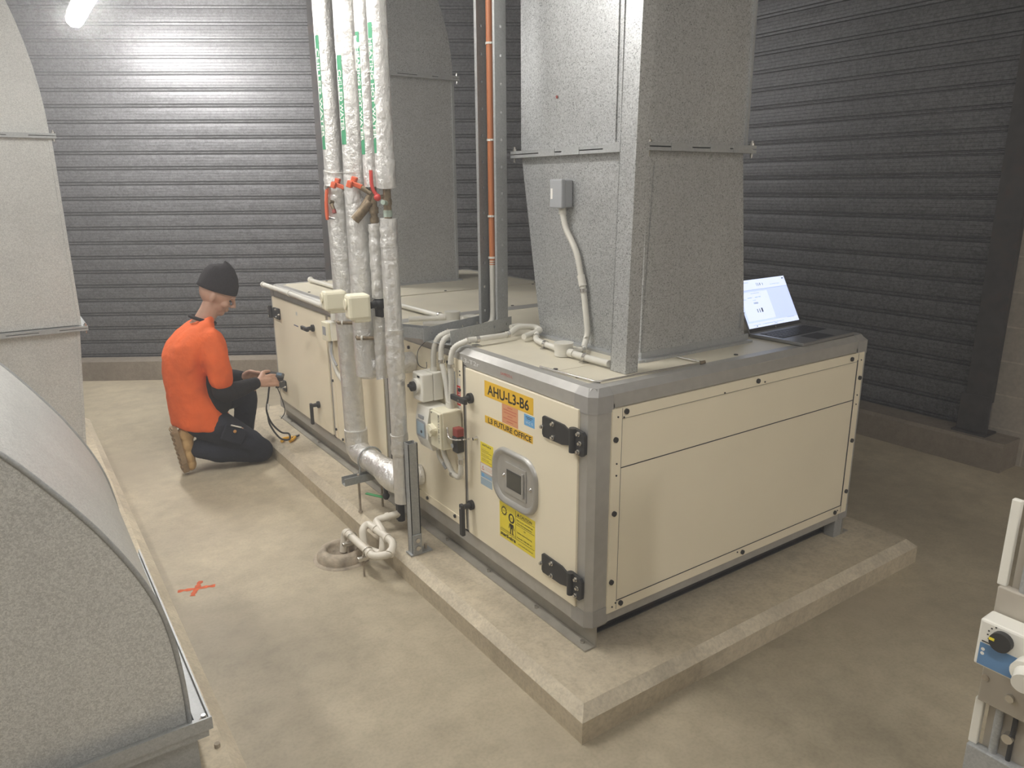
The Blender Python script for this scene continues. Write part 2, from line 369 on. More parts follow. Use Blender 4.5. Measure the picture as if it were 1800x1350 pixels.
# ================================================================ AIR HANDLING UNIT
A = thing('air_handling_unit', (.75, 1.6, .106), 'long cream and aluminium air handling unit standing on the concrete plinth', 'air handling unit')
AW, AL, Z0, Z1, ZT = 1.5045, 3.18, .187, .979, 1.0
fr = MB(); e = .015; PW = .058
def rail_y(x, sx, top):    # longitudinal
    if top: pr = [(x, Z1-.044), (x, Z1), (x+sx*.021, ZT), (x+sx*PW, ZT), (x+sx*PW, Z1-.044)]
    else: pr = [(x, Z0), (x, Z0+PW), (x+sx*PW, Z0+PW), (x+sx*PW, Z0)]
    fr.prism(pr, 'y', .03, AL-.03, ALU)
def rail_x(y, sy, top):
    if top: pr = [(y, Z1-.044), (y, Z1), (y+sy*.021, ZT), (y+sy*PW, ZT), (y+sy*PW, Z1-.044)]
    else: pr = [(y, Z0), (y, Z0+.04), (y+sy*PW, Z0+.04), (y+sy*PW, Z0)]
    fr.prism(pr, 'x', .03, AW-.03, ALU)
for tp in (0, 1):
    rail_y(0, 1, tp); rail_y(AW, -1, tp); rail_x(0, 1, tp); rail_x(AL, -1, tp)
def post(x, y, sx, sy, z0, z1, m, w=PW, c=.02):
    fr.prism([(x+sx*c, y), (x+sx*w, y), (x+sx*w, y+sy*w), (x, y+sy*w), (x, y+sy*c)], 'z', z0, z1, m)
for x, sx in ((0, 1), (AW, -1)):
    for y, sy in ((0, 1), (AL, -1)): post(x, y, sx, sy, Z0+.03, Z1-.03, ALU)
for y0, y1 in ((.735, .79), (1.405, 1.435), (1.455, 1.485), (2.16, 2.19)):
    fr.box(0, .05, y0, y1, Z0+.05, Z1-.04, ALU); fr.box(AW-.05, AW, y0, y1, Z0+.05, Z1-.04, ALU)
fr.box(.0, .05, 1.435, 1.455, Z0+.05, Z1-.04, RUB)
fr.box(.05, AW-.05, 1.40, 1.49, .96, ZT, ALU)
for a, b in ((.058, .09), (AW-.09, AW-.058)): fr.box(a, b, 0, .05, Z0+.03, Z1-.03, ALU)
fr.build('frame', A)
# dark-coloured core, stands in for the shade inside the panel gaps
MB().box(.02, AW-.02, .02, AL-.02, Z0+.01, ZT-.02, RUB).build('dark_core', A)
for x, sx in ((0, 1), (AW, -1)):
    for y, sy in ((0, 1), (AL, -1)):
        for top in (1, 0):
            cb = MB(); w = .084; c = .022
            def loop(z, off, m_=0):
                return [(x+sx*(c+off), y+sy*off, z), (x+sx*w, y+sy*off, z), (x+sx*w, y+sy*w, z), (x+sx*off, y+sy*w, z), (x+sx*off, y+sy*(c+off), z)]
            if top: zs = [(Z1-.055, -.002), (Z1, -.002), (ZT+.001, .019)]
            else: zs = [(Z0+.058, -.002), (Z0-.001, -.002)]
            vs = []; 
            for z, of in zs: vs += loop(z, of)
            fs = [(k*5+i, k*5+(i+1) % 5, k*5+5+(i+1) % 5, k*5+5+i) for k in range(len(zs)-1) for i in range(5)]+[tuple(range(5)), tuple(range(len(vs)-5, len(vs)))]
            cb._add(vs, fs, CAP).build('corner_piece', A)
# base rails with foot flange
for x, s in ((.035, 1), (AW-.035, -1)):
    b_ = MB(); b_.prism([(x, .112), (x, Z0), (x+s*.045, Z0), (x+s*.045, Z0-.006), (x+s*.006, Z0-.006), (x+s*.006, .112), (x+s*.006, .106), (x-s*.045, .106), (x-s*.045, .112)], 'y', .0, AL, BASER)
    for y in (.04, .3, .62, .95, 1.3, 1.9, 2.5, 3.0): b_.cyl((x-s*.022, y, .112), (x-s*.022, y, .121), .008, CHROME, seg=6)
    b_.build('base_rail', A)
MB().box(.08, AW-.08, .075, .081, .106, Z0, STEEL).box(.08, AW-.08, .06, .081, .106, .11, STEEL).build('cross_rail', A)
for x in (1.405, ): MB().box(x, x+.055, .0, .05, .106, Z0, GALVD, .003).build('foot', A)
# side panels on x = 0 (doors and fixed panels)
def screws(mb, pts, r=.0075):
    for u, v in pts: mb.cyl((u, v, 0), (u, v, .006), r, BLK, seg=12)
def dots(mb, pts):
    for u, v in pts: mb.cyl((u, v, 0), (u, v, .0025), .003, RUB, seg=8)
p = MB(); p.box(-.004, .02, .775, 1.42, .252, .93, CREAM); p.box(-.007, -.004, .755, .795, .25, .955, CREAM)
p.box(-.007, -.004, .795, 1.40, .25, .285, CREAM); p.box(-.007, -.004, .795, 1.40, .905, .955, CREAM)
p.M = FX(0, 0, -.007); screws(p, [(-.775, .835), (-.78, .335), (-.84, .275), (-1.08, .27), (-1.3, .27), (-.86, .93), (-1.2, .93)]); dots(p, [(-.772, .91), (-.772, .895), (-.772, .295), (-.772, .28), (-.80, .285)])
p.build('side_panel', A)
p = MB(); p.box(-.004, .02, 1.49, 2.155, .25, .93, CREAM); p.box(-.006, -.004, 2.12, 2.155, .25, .93, CREAM)
p.M = FX(0, 0, -.006); screws(p, [(-2.14, .86), (-2.14, .3), (-2.14, .58), (-2.07, .915), (-2.05, .265), (-1.55, .265), (-1.7, .265)])
p.build('side_panel', A)
p = MB(); p.box(AW-.02, AW+.004, .07, 1.40, .25, .93, CREAM); p.build('side_panel', A)
p = MB(); p.box(AW-.02, AW+.004, 1.49, AL-.07, .25, .93, CREAM); p.build('side_panel', A)
p = MB(); p.box(.07, AW-.07, AL-.02, AL+.004, .25, .93, CREAM); p.build('end_panel', A)
# end face y = 0 : border strips and two plates
p = MB(FY(0, 0, -.002)); x0, x1 = .078, 1.466
p.box(x0, x1, .220, .728, 0, -.01, CREAM); p.box(x0, x1, .732, .932, 0, -.01, CREAM)
p.box(x0, x0+.040, .220, .932, 0, .0035, CREAM); p.box(x1-.040, x1, .220, .932, 0, .0035, CREAM)
p.box(x0+.0405, x1-.0405, .896, .932, 0, .003, CREAM); p.box(x0+.0405, x1-.0405, .220, .255, 0, .003, CREAM)
p.box(x0+.04, x1-.04, .7285, .7315, -.004, .0006, RUB)
for u in (x0+.0402, x1-.0412): p.box(u, u+.0012, .225, .93, 0, .0040, RUB)
for v in (.8955, .2552): p.box(x0+.041, x1-.041, v, v+.001, 0, .0034, RUB)
p.M = FY(0, 0, -.0055)
screws(p, [(.134, .918), (.779, .915), (1.375, .913), (1.448, .824), (.092, .832), (.092, .335), (.137, .243), (.769, .237), (1.38, .236), (1.448, .318), (1.446, .55), (.095, .58)], .009)
dots(p, [(.10, .905), (.125, .90), (.10, .75), (.10, .71), (1.42, .90), (1.446, .90), (1.446, .75), (1.446, .71), (.82, .905), (.10, .24), (.115, .25), (.74, .245), (1.40, .24), (.60, .90)])
p.build('end_panel', A)
# top panels
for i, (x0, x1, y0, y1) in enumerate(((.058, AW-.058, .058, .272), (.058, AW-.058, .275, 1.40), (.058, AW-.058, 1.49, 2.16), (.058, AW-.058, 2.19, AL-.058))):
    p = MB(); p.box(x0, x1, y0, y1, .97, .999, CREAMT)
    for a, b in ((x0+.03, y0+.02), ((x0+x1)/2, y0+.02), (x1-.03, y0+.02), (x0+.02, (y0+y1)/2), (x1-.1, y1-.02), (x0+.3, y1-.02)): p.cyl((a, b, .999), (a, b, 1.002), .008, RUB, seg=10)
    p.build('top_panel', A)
# access doors
def door(y0, y1, z0, z1):      # y0 < y1
    d = MB(); d.box(-.008, .02, y0, y1, z0, z1, CREAM, .002); return d
def lever(par, y, z, horiz, ln):
    h = MB(FX(y, z, -.008)); h.cyl((0, 0, 0), (0, 0, .012), .020, BLK, seg=20); h.cyl((0, 0, .01), (0, 0, .045), .012, BLK, r2=.010)
    if horiz: h.box(-ln*.62, ln*.38, -.011, .011, .040, .056, BLK, .004)
    else: h.box(-.012, .012, -ln*.86, .014, .040, .056, BLK, .004)
    h.cyl((0, 0, .056), (0, 0, .058), .004, CHROME, seg=8)
    h.build('door_handle', par)
def hinge(par, y, z, mir=1):
    h = MB(FX(y, z, -.008)); s = mir      # leaf plate extends towards -u (door side)
    poly = [(-.165, .032), (-.158, .038), (-.055, .034), (-.015, .018), (-.015, -.024), (-.06, -.034), (-.158, -.034), (-.165, -.026)]
    h.prism([(s*a, b) for a, b in poly], 'z', 0, .007, BLK)
    h.cyl((0, -.040, .012), (0, .040, .012), .012, BLK, seg=16)
    h.prism([(s*a, b) for a, b in [(.0, .040), (.045, .036), (.055, .026), (.055, -.034), (.045, -.043), (.0, -.040)]], 'z', 0, .012, BLK)
    for a, b in ((-.163, .0), (-.105, .024), (-.105, -.022), (.030, .028), (.038, .0), (.030, -.030)):
        w = .007 if a < 0 else .012; h.cyl((s*a, b, w), (s*a, b, w+.004), .008, CHROME, seg=10); h.cyl((s*a, b, w+.004), (s*a, b, w+.011), .0055, CHROME, seg=6)
    h.build('hinge', par)
D1 = door(.058, .730, .246, .932).build('access_door', A)
lever(D1, .690, .822, True, .105); lever(D1, .700, .378, False, .14)
hinge(D1, .068, .833); hinge(D1, .068, .334)
# inspection window
w = MB(FX(.398, .583, -.008)); 
outer = rrect(0, 0, .272, .215, .075); mid = rrect(0, 0, .264, .207, .072); inn = rrect(0, 0, .248, .191, .066); inn2 = rrect(0, 0, .222, .165, .055)
n = len(outer); vs = [(a, b, 0) for a, b in outer]+[(a, b, .014) for a, b in mid]+[(a, b, .014) for a, b in inn]+[(a, b, .004) for a, b in inn2]
w._add(vs, [(k*n+i, k*n+(i+1) % n, (k+1)*n+(i+1) % n, (k+1)*n+i) for k in range(3) for i in range(n)], ALU, True)
w._add([(a, b, .004) for a, b in inn2], [tuple(range(n))], ALU)
w.box(-.055, .072, -.062, .058, .004, .0075, ALU, .002); w.box(-.045, .052, -.038, .032, .0072, .0086, RUB); w.box(-.042, .045, -.034, .028, .0086, .009, GLASS)
w.box(.052, .062, -.05, .045, .0075, .014, ALU, .002)
for a, b in ((-.068, .0), (.095, -.004)): w.cyl((a, b, .004), (a, b, .012), .009, CHROME, r2=.003, seg=10)
w.build('inspection_window', D1)
def label_box(mb, u0, u1, v0, v1, m, t=.0006): mb.box(u0, u1, v0, v1, 0, t, m)
# signs, u measured from door sign's left edge
s_ = MB(FX(.594, .853, -.0082)); label_box(s_, 0, .303, 0, .060, YEL); s_.text('AHU-L3-B6', .052, .022, .011, .0008, INK, .0011, wid=.258); s_.build('name_sign', D1, 'amber sign reading AHU-L3-B6')
s_ = MB(FX(.594, .751, -.0082)); label_box(s_, 0, .300, 0, .028, YEL); s_.text('L3 FUTURE OFFICE', .027, .020, .004, .0008, INK, .0006, wid=.272); s_.build('name_sign', D1, 'amber sign reading L3 FUTURE OFFICE')
s_ = MB(FX(.480, .781, -.0080)); label_box(s_, 0, .099, 0, .073, ORS, .0005)
for i, (wd, u0) in enumerate(((.03, .035), (.08, .01), (.075, .012), (.03, .035), (.085, .008), (.04, .03))): s_.box(u0, u0+wd, .062-i*.0105, .0640-i*.0105, .0005, .0007, REDINK)
s_.build('sticker', D1, 'faded orange sticker')
s_ = MB(FX(.344, .808, -.0080)); label_box(s_, 0, .060, 0, .040, BLUS, .0005); s_.box(.01, .05, .031, .033, .0005, .0007, INK); s_.box(.015, .042, .025, .027, .0005, .0007, INK); s_.text('UV-C 15', .013, .008, .008, .0007, WINK, wid=.042); s_.build('sticker', D1, 'small blue sticker')
s_ = MB(FX(.630, .583, -.0080)); label_box(s_, 0, .088, 0, .083, YEL2, .0005); s_.text('steril-aire', .012, .012, .070, .0007, INK, .0002, wid=.06)
for i in range(9): s_.box(.006, .04+.035*((i*7) % 3)/2, .058-i*.006, .0592-i*.006, .0005, .0007, INK if i % 3 else RUST)
s_.build('sticker', D1, 'yellow service sticker')
s_ = MB(FX(.632, .546, -.0080)); label_box(s_, 0, .090, 0, .036, WHS, .0005)
for a, b, c, d in ((0, .09, 0, .0012), (0, .09, .0348, .036), (0, .0012, 0, .036), (.0888, .09, 0, .036)): s_.box(a, b, c, d, .0005, .0008, REDINK)
s_._add([(.008, .009, .0008), (.028, .009, .0008), (.018, .027, .0008)], [(0, 1, 2)], REDINK); s_._add([(.012, .0115, .001), (.024, .0115, .001), (.018, .0222, .001)], [(0, 1, 2)], WHS)
for i in range(3): s_.box(.034, .08, .024-i*.006, .0252-i*.006, .0005, .0007, ORS)
s_.build('sticker', D1, 'white sticker with red warning triangle')
s_ = MB(FX(.632, .492, -.0080)); label_box(s_, 0, .080, 0, .053, BLUG, .0005); s_.box(.008, .026, .034, .048, .0005, .0007, BLUS); s_.box(.030, .072, .038, .041, .0005, .0007, BLUS); s_.box(.0, .08, .030, .032, .0005, .0007, WHS); s_.build('sticker', D1, 'pale blue sticker')
s_ = MB(FX(.503, .326, -.0080)); label_box(s_, 0, .223, 0, .143, YEL2, .0005)
s_.cyl((.030, .112, .0005), (.030, .112, .0008), .016, INK, seg=20); s_.cyl((.030, .112, .0006), (.030, .112, .0010), .012, YEL2, seg=20)
for k in range(14):
    a = 2*pi*k/14; c_, d_ = cos(a), sin(a); s_._add([(.030+.015*c_-.002*d_, .112+.015*d_+.002*c_, .0008), (.030+.015*c_+.002*d_, .112+.015*d_-.002*c_, .0008), (.030+.023*c_, .112+.023*d_, .0008)], [(0, 1, 2)], INK)
s_.text('UVC', .009, .022, .109, .0011, INK, wid=.016)
s_.cyl((.078, .098, .0005), (.078, .098, .0008), .019, INK, seg=20); s_.sph((.078, .098, .0008), .011, YEL2, 12, (1, 1.2, .05)); s_.text('UV', .010, .072, .095, .0016, INK, wid=.012)
for q in ([(.066, .076), (.090, .076), (.086, .056), (.070, .056)], [(.070, .058), (.077, .058), (.074, .034), (.069, .034)], [(.079, .058), (.086, .058), (.089, .034), (.084, .034)], [(.066, .076), (.070, .076), (.063, .054), (.060, .056)], [(.086, .076), (.090, .076), (.097, .056), (.093, .054)]):
    s_._add([(a, b, .0008) for a, b in q], [(0, 1, 2, 3)], INK)
s_.box(.104, .1055, .030, .139, .0005, .0008, INK)
for v in (.118, .086): s_.box(.1055, .219, v, v+.0012, .0005, .0008, INK)
for v in (.028, .034): s_.box(.004, .219 if v < .03 else .104, v, v+.0012, .0005, .0008, INK)
s_._add([(.114, .123, .0008), (.128, .123, .0008), (.121, .136, .0008)], [(0, 1, 2)], INK)
s_.text('CAUTION', .015, .132, .123, .0008, INK, .0003, wid=.072)
s_.text('High intensity ultraviolet light', .008, .110, .104, .0008, INK, .0001, wid=.10); s_.text('Wear skin & eye protection', .008, .114, .092, .0008, INK, .0001, wid=.09)
s_.text('OR', .008, .155, .074, .0008, INK, .0001); s_.text('Isolate before Entering', .008, .114, .056, .0008, INK, .0001, wid=.09); s_.text('Australia 1300 300 10', .008, .112, .036, .0008, INK, .0001, wid=.09)
s_.text('Protect eyes and skin', .006, .012, .037, .0008, INK, wid=.08); s_.text('steril-aire', .020, .006, .010, .0008, INK, .0007, wid=.098); s_.text('www.steril-aire.com.au', .008, .12, .012, .0008, INK, .0001, wid=.09)
s_.build('caution_sticker', D1, 'yellow ultraviolet caution sticker')
MB(FX(.397, .476, -.008)).cyl((0, 0, 0), (0, 0, .003), .006, REDM, seg=12).build('plug', D1, 'small red plug')
h = MB(FX(.655, .69, -.008)); h.cyl((0, -.02, 0), (0, -.02, .018), .009, CHROME, r2=.006, seg=10); h.build('lock_stud', D1)
# far door
D2 = door(2.195, 3.118, .25, .93).build('access_door', A)
lever(D2, 2.38, .835, True, .10); lever(D2, 2.385, .385, False, .13); hinge(D2, 3.135, .83, -1); hinge(D2, 3.135, .36, -1)
s_ = MB(FX(2.72, .80, -.008)); s_.box(0, .075, 0, .006, 0, .0006, mat('dark_blue_tape', (.03, .04, .15), .5)); s_.build('tape_mark', D2); s_ = MB(FX(2.67, .87, -.0085)); s_.text('BE', .028, 0, 0, 0, BLUG); s_.build('pencil_note', D2)
# handwriting on the top rail
s_ = MB(FX(.775, .950, -.0005)); s_.text('L3-T2r', .024, 0, 0, 0, WINK, .0001, wid=.13); s_.build('handwriting', A, 'white handwriting'); s_ = MB(); s_.M = FX(.50, .953, -.0005); s_.text('5APR22-L', .014, 0, 0, 0, REDINK, 0, wid=.075); s_.build('handwriting', A, 'faint red handwriting')

# ================================================================ DUCTS
def hull(mb, lo, hi, m):       # lo/hi: (x0,x1,y0,y1,z)
    vs = []
    for x0, x1, y0, y1, z in (lo, hi): vs += [(x0, y0, z), (x1, y0, z), (x1, y1, z), (x0, y1, z)]
    mb._add(vs, [(0, 1, 5, 4), (1, 2, 6, 5), (2, 3, 7, 6), (3, 0, 4, 7), (3, 2, 1, 0), (4, 5, 6, 7)], m)
def flange(par, x0, x1, y0, y1, z, lip=.032, m=GALVD):
    f = MB()
    for zz in (z-.013, z+.002):
        f.box(x0-lip, x1+lip, y0-lip, y0+.0, zz, zz+.011, m); f.box(x0-lip, x1+lip, y1, y1+lip, zz, zz+.011, m)
        f.box(x0-lip, x0, y0, y1, zz, zz+.011, m); f.box(x1, x1+lip, y0, y1, zz, zz+.011, m)
    for a in (.15, .55, .8):       # cleats
        f.box(x0+(x1-x0)*a, x0+(x1-x0)*a+.10, y0-lip-.002, y0-lip+.002, z-.013, z+.013, m)
        f.box(x0-lip-.002, x0-lip+.002, y0+(y1-y0)*a*.8, y0+(y1-y0)*a*.8+.10, z-.013, z+.013, m)
    for x, y in ((x0-lip+.012, y0-lip+.012), (x1+lip-.012, y0-lip+.012), (x0-lip+.012, y1+lip-.012), (x1+lip-.012, y1+lip-.012)):
        f.cyl((x, y, z-.03), (x, y, z+.03), .005, CHROME, seg=8); f.cyl((x, y, z+.013), (x, y, z+.021), .010, CHROME, seg=6)
    f.build('flange', par)
T1 = thing('ventilation_duct', (.68, .55, 1.0), 'large galvanised duct with tapered base on the air handler, beside the laptop', 'duct')
d = MB(); hull(d, (.402, .967, .213, .797, 1.002), (.402, .880, .213, .930, 1.715), GALV)
d.M = Matrix(); d._add([(.402, .2115, 1.01), (.930, .2115, 1.01), (.855, .2115, 1.66), (.43, .2115, 1.66)], [(0, 1, 2, 3)], GALV)
d.box(.93, .945, .203, .213, 1.06, 1.12, GALVD)
d.build('lower_section', T1)
d = MB(); d.box(.402, .885, .213, .934, 1.732, H, GALV); d.cyl((.40, .345, 1.745), (.40, .345, 2.6), .004, GALV, seg=6); d.cyl((.40, .372, 1.745), (.40, .372, 2.4), .004, GALV, seg=6)
d.box(.882, .892, .205, .213, 1.735, H, GALVD); d.cyl((.4005, .70, 1.92), (.399, .70, 1.92), .006, REDM, seg=12)
d.build('upper_section', T1)
flange(T1, .402, .882, .213, .932, 1.722)
b_ = MB(); b_.box(.375, .402, .19, .82, .999, 1.008, GALVD); b_.box(.402, .985, .185, .213, .999, 1.008, GALVD); b_.box(.967, .985, .213, .82, .999, 1.008, GALVD); b_.box(.402, .967, .797, .82, .999, 1.008, GALVD); b_.box(.402, .985, .208, .213, 1.008, 1.03, GALVD)
b_.build('base_flange', T1)
# post in front of the duct
t = MB(); lean = .021
def px_(x0, x1, y0, y1, m):
    z0, z1 = 1.001, 3.28; dx = lean*(z1-z0)/1.12
    vs = [(x0, y0, z0), (x1, y0, z0), (x1, y1, z0), (x0, y1, z0), (x0+dx, y0, z1), (x1+dx, y0, z1), (x1+dx, y1, z1), (x0+dx, y1, z1)]
    t._add(vs, [(0, 1, 5, 4), (1, 2, 6, 5), (2, 3, 7, 6), (3, 0, 4, 7), (3, 2, 1, 0), (4, 5, 6, 7)], m)
px_(.226, .229, .104, .174, GALV); px_(.226, .281, .101, .104, GALV); px_(.226, .281, .171, .174, GALV); px_(.278, .281, .104, .12, GALV)
t.build('support_post', None, 'tall galvanised box post in front of the large duct, standing on the air handler', 'post')
# rear duct on the air handler
def curve_duct(mb, prof, y0, y1, m, back=None):
    # prof: outer outline (x,z) ; duct body between profile and its own left/bottom boundary
    mb.prism(prof, 'y', y0, y1, m)
T2 = thing('ventilation_duct', (.8, 2.85, 1.0), 'dark galvanised duct rising behind the insulated pipes and curving at the top', 'duct')
MB().box(.50, 1.073, 2.62, 3.05, 1.001, 2.235, GALV).box(1.068, 1.083, 2.612, 2.622, 1.01, 2.235, GALVD).build('lower_section', T2)
pr = [(1.08, 2.255)]+[(1.08-1.05*(1-cos(radians(a))), 2.255+1.05*sin(radians(a))) for a in range(6, 91, 6)]+[(.50, 3.29), (.50, 2.255)]
pr = [(x, min(z, 3.29)) for x, z in pr]
MB().prism([q for q in pr if q[0] >= .5], 'y', 2.62, 3.05, GALV, False).build('elbow', T2)
flange(T2, .50, 1.078, 2.62, 3.05, 2.245)
MB().box(.48, 1.10, 2.59, 2.62, .999, 1.008, GALVD).box(1.073, 1.10, 2.62, 3.06, .999, 1.008, GALVD).build('base_flange', T2)
# left rear duct
T3 = thing('ventilation_duct', (-1.4, 3.55, .106), 'tall pale galvanised duct with three flanged sections at the left edge', 'duct')
d = MB(); hull(d, (-2.1, -1.152, 3.3, 3.8, .107), (-2.1, -1.090, 3.3, 3.8, .80), GALVL); hull(d, (-1.160, -1.144, 3.292, 3.302, .11), (-1.098, -1.082, 3.292, 3.302, .80), GALVL); d.build('lower_section', T3)
d = MB(); d.box(-2.06, -1.078, 3.3, 3.8, .835, 1.87, GALVL); d.box(-1.085, -1.068, 3.292, 3.302, .835, 1.87, GALVL); d.build('middle_section', T3)
pr = [(-1.075, 1.89)]+[(-1.075-2.2*(1-cos(radians(a))), 1.89+2.2*sin(radians(a))) for a in range(3, 42, 3)]; pr = [(x, min(z, 3.28)) for x, z in pr]+[(-2.6, 3.28), (-2.6, 2.6), (-2.06, 1.89)]
MB().prism(pr, 'y', 3.3, 3.8, GALVL).build('elbow', T3)
flange(T3, -2.06, -1.078, 3.3, 3.8, 1.88); flange(T3, -2.1, -1.08, 3.3, 3.8, .818, .04)
# foreground elbow
T4 = thing('elbow_duct', (-1.7, .47, .106), 'big curved galvanised elbow duct in the left foreground on the low plinth', 'duct')
pr0 = [(-1.183, .262), (-1.183, .34), (-1.188, .44), (-1.198, .53), (-1.214, .61), (-1.239, .685), (-1.267, .750), (-1.296, .808), (-1.328, .865), (-1.395, .968), (-1.465, 1.062), (-1.55, 1.145), (-1.66, 1.22), (-1.80, 1.28), (-1.97, 1.315), (-2.2, 1.33), (-2.6, 1.33)]
pr0 = [(v.x, v.z) for v in crom([(a, 0, b) for a, b in pr0], 5)]
o_ = pr0+[(-2.6, .72), (-2.1, .72), (-1.95, .69), (-1.83, .60), (-1.78, .50), (-1.77, .262)]
d = MB(); d.prism(o_, 'y', .20, 1.25, GALVL, True); d.build('elbow', T4)
sm = MB()      # folded seams along both arcs
for yy in (.198, 1.252): MB().tube([(x, yy, z) for x, z in pr0], .006, GALVD, 8).build('seam', T4)
f = MB(); f.box(-1.81, -1.135, .155, .20, .250, .262, GALVD); f.box(-1.81, -1.135, 1.25, 1.285, .250, .262, GALVD); f.box(-1.172, -1.135, .20, 1.25, .250, .262, GALVD); f.box(-1.81, -1.77, .2, 1.25, .25, .262, GALVD)
f.box(-1.81, -1.135, .155, .16, .262, .285, GALVD); f.box(-1.14, -1.135, .16, 1.285, .262, .275, GALVD)
f.cyl((-1.152, .175, .235), (-1.152, .175, .285), .006, CHROME, seg=8); f.cyl((-1.152, .175, .262), (-1.152, .175, .272), .012, RUST, seg=6)
f.box(-1.81, -1.145, .165, 1.275, .225, .248, GALVD)
f.build('flange', T4)
MB().box(-1.78, -1.17, .20, 1.25, .1065, .226, GALVD).build('base_collar', T4)

# ================================================================ INSULATED PIPES
def strip_text(mb, c, r, yc, z0, z1, a0, txt, w=.020):
    # green band with white lettering wrapped on a vertical pipe; text reads downwards
    n = 5; rr = r+.0012
    def cylp(p, dr=0.): a = a0+p.y/rr; return (c[0]+(rr+dr)*cos(a), c[1]+(rr+dr)*sin(a), p.x)
    vs = []; 
    for k in range(n+1):
        y = -w/2+w*k/n
        for z in (z0, z1): vs.append(cylp(Vector((z, y, 0))))
    mb._add(vs, [(2*k, 2*k+1, 2*k+3, 2*k+2) for k in range(n)], GRN)
    def tx(p): return cylp(Vector((z1-.05-p.x, -w*.36+p.y, 0)), .0006)
    mb.text(txt, w*.98, 0, 0, 0, WHS, .0004, wid=(z1-z0)-.10, cyl=tx)
def foilpipe(mb, pts, r, seams=()):
    P = [Vector(p) for p in pts]; out = [P[0]]
    for a, b in zip(P, P[1:]):
        n = max(1, int((b-a).length/.035)); out += [a.lerp(b, k/n) for k in range(1, n+1)]
    R = [r*(1+random.uniform(-.008, .008)) for _ in out]
    for j in range(len(out)): out[j] = out[j]+Vector((random.uniform(-1, 1), random.uniform(-1, 1), 0))*.0004
    mb.tube(out, R, FOIL, 22)
    for z in seams: mb.tube([(pts[0][0], pts[0][1], z-.002), (pts[0][0], pts[0][1], z+.002)], r*1.05, FOIL, 22)
def jacket(mb, c, r, z0, z1):
    n = int((z1-z0)/.012); pts = [(c[0]+random.uniform(-.002, .002), c[1]+random.uniform(-.002, .002), z0+(z1-z0)*k/n) for k in range(n+1)]
    mb.tube(pts, [r*(1+random.uniform(-.035, .035)) for _ in pts], FOIL, 20)
AL_ = radians(200)
PT = 3.28
# P1
T = thing('insulated_pipe', (-.112, 1.6, .36), 'leftmost foil-wrapped riser with orange side lever, ending in the low elbow', 'pipe', 'foil insulated risers beside the air handler')
m1 = MB(); foilpipe(m1, [(-.118, 1.66, PT), (-.116, 1.645, 1.66)], .043); strip_text(m1, (-.117, 1.652), .044, 0, 1.76, 2.22, radians(202), 'CHILLED WATER'); m1.build('upper_insulation', T)
m1 = MB(); jacket(m1, (-.115, 1.64), .052, 1.46, 1.67); m1.build('valve_jacket', T)
m1 = MB(); foilpipe(m1, [(-.114, 1.635, 1.46), (-.112, 1.605, .44)], .050); m1.build('lower_insulation', T)
m1 = MB(); pth = bendpath([(-.112, 1.60, .47), (-.112, 1.60, .36), (-.112, 1.17, .36)], .07, 8); m1.tube(pth, [.054*(1+random.uniform(-.02, .03)) for _ in pth], FOIL, 22)
m1.tube([(-.112, 1.30, .36), (-.112, 1.24, .36), (-.112, 1.17, .357), (-.112, 1.10, .352)], [.056, .064, .066, .050], FOIL, 20); m1.tube([(-.112, 1.16, .36), (-.06, 1.15, .36), (-.002, 1.14, .362)], [.052, .050, .046], FOIL, 20)
m1.build('elbow_insulation', T)
m1 = MB(); m1.tube(crom([(-.166, 1.60, 1.60), (-.172, 1.605, 1.585), (-.176, 1.61, 1.53), (-.176, 1.612, 1.46)], 4), [.006]*4+[.008]*4+[.009]*4+[.007], ORL, 8); m1.cyl((-.15, 1.61, 1.60), (-.178, 1.60, 1.60), .008, CHROME, seg=8); m1.build('lever', T, 'orange lever handle')
def tee_handle(par, x, y, z):
    q = MB(Matrix.Translation((x, y, z)) @ Matrix.Rotation(radians(-38), 4, 'Z') @ Matrix.Rotation(radians(20), 4, 'Y'))
    q.box(-.045, -.025, -.030, .004, -.016, .010, ORL, .003); q.box(-.040, -.020, -.006, .026, -.004, .028, ORL, .003); q.box(-.030, .01, -.010, .010, -.008, .010, ORL, .003); q.cyl((0, 0, 0), (.05, 0, -.01), .010, BRASS, seg=10); q.build('tee_handle', par, 'orange tee handle')
tee_handle(T, -.135, 1.515, 1.600)
q = MB(); q.cyl((-.16, 1.57, 1.535), (-.18, 1.565, 1.54), .009, BRASS); q.cyl((-.17, 1.565, 1.53), (-.165, 1.555, 1.505), .008, BRASS); q.cyl((-.165, 1.555, 1.505), (-.165, 1.55, 1.49), .009, REDM); q.build('drain_cock', T)
def actuator(par, x, y, z, m, w=.075, dd=.10, hh=.085):
    q = MB(Matrix.Translation((x, y, z)) @ Matrix.Rotation(radians(-8), 4, 'Z')); q.box(-dd/2, dd/2, -w/2, w/2, -hh/2, hh/2, m, .012); q.box(-dd/2+.02, dd/2, -w/2+.006, w/2-.006, -hh/2-.012, -hh/2+.01, m, .008)
    q.cyl((-dd/2-.001, .006, .012), (-dd/2-.006, .006, .012), .022, m, seg=20); q.cyl((dd/2, 0, 0), (dd/2+.04, 0, 0), .011, BRASS, seg=10); q.build('valve_actuator', par, 'cream valve actuator')
actuator(T, -.225, 1.47, 1.122, CREAMP)
q = MB(); q.tube([(-.165, 1.60, 1.0), (-.172, 1.575, 1.0), (-.135, 1.545, 1.0), (-.105, 1.525, 1.0)], .008, BRASS, 8); q.cyl((-.160, 1.566, 1.0), (-.155, 1.562, 1.0), .011, WHS, seg=10); q.build('test_point', T)
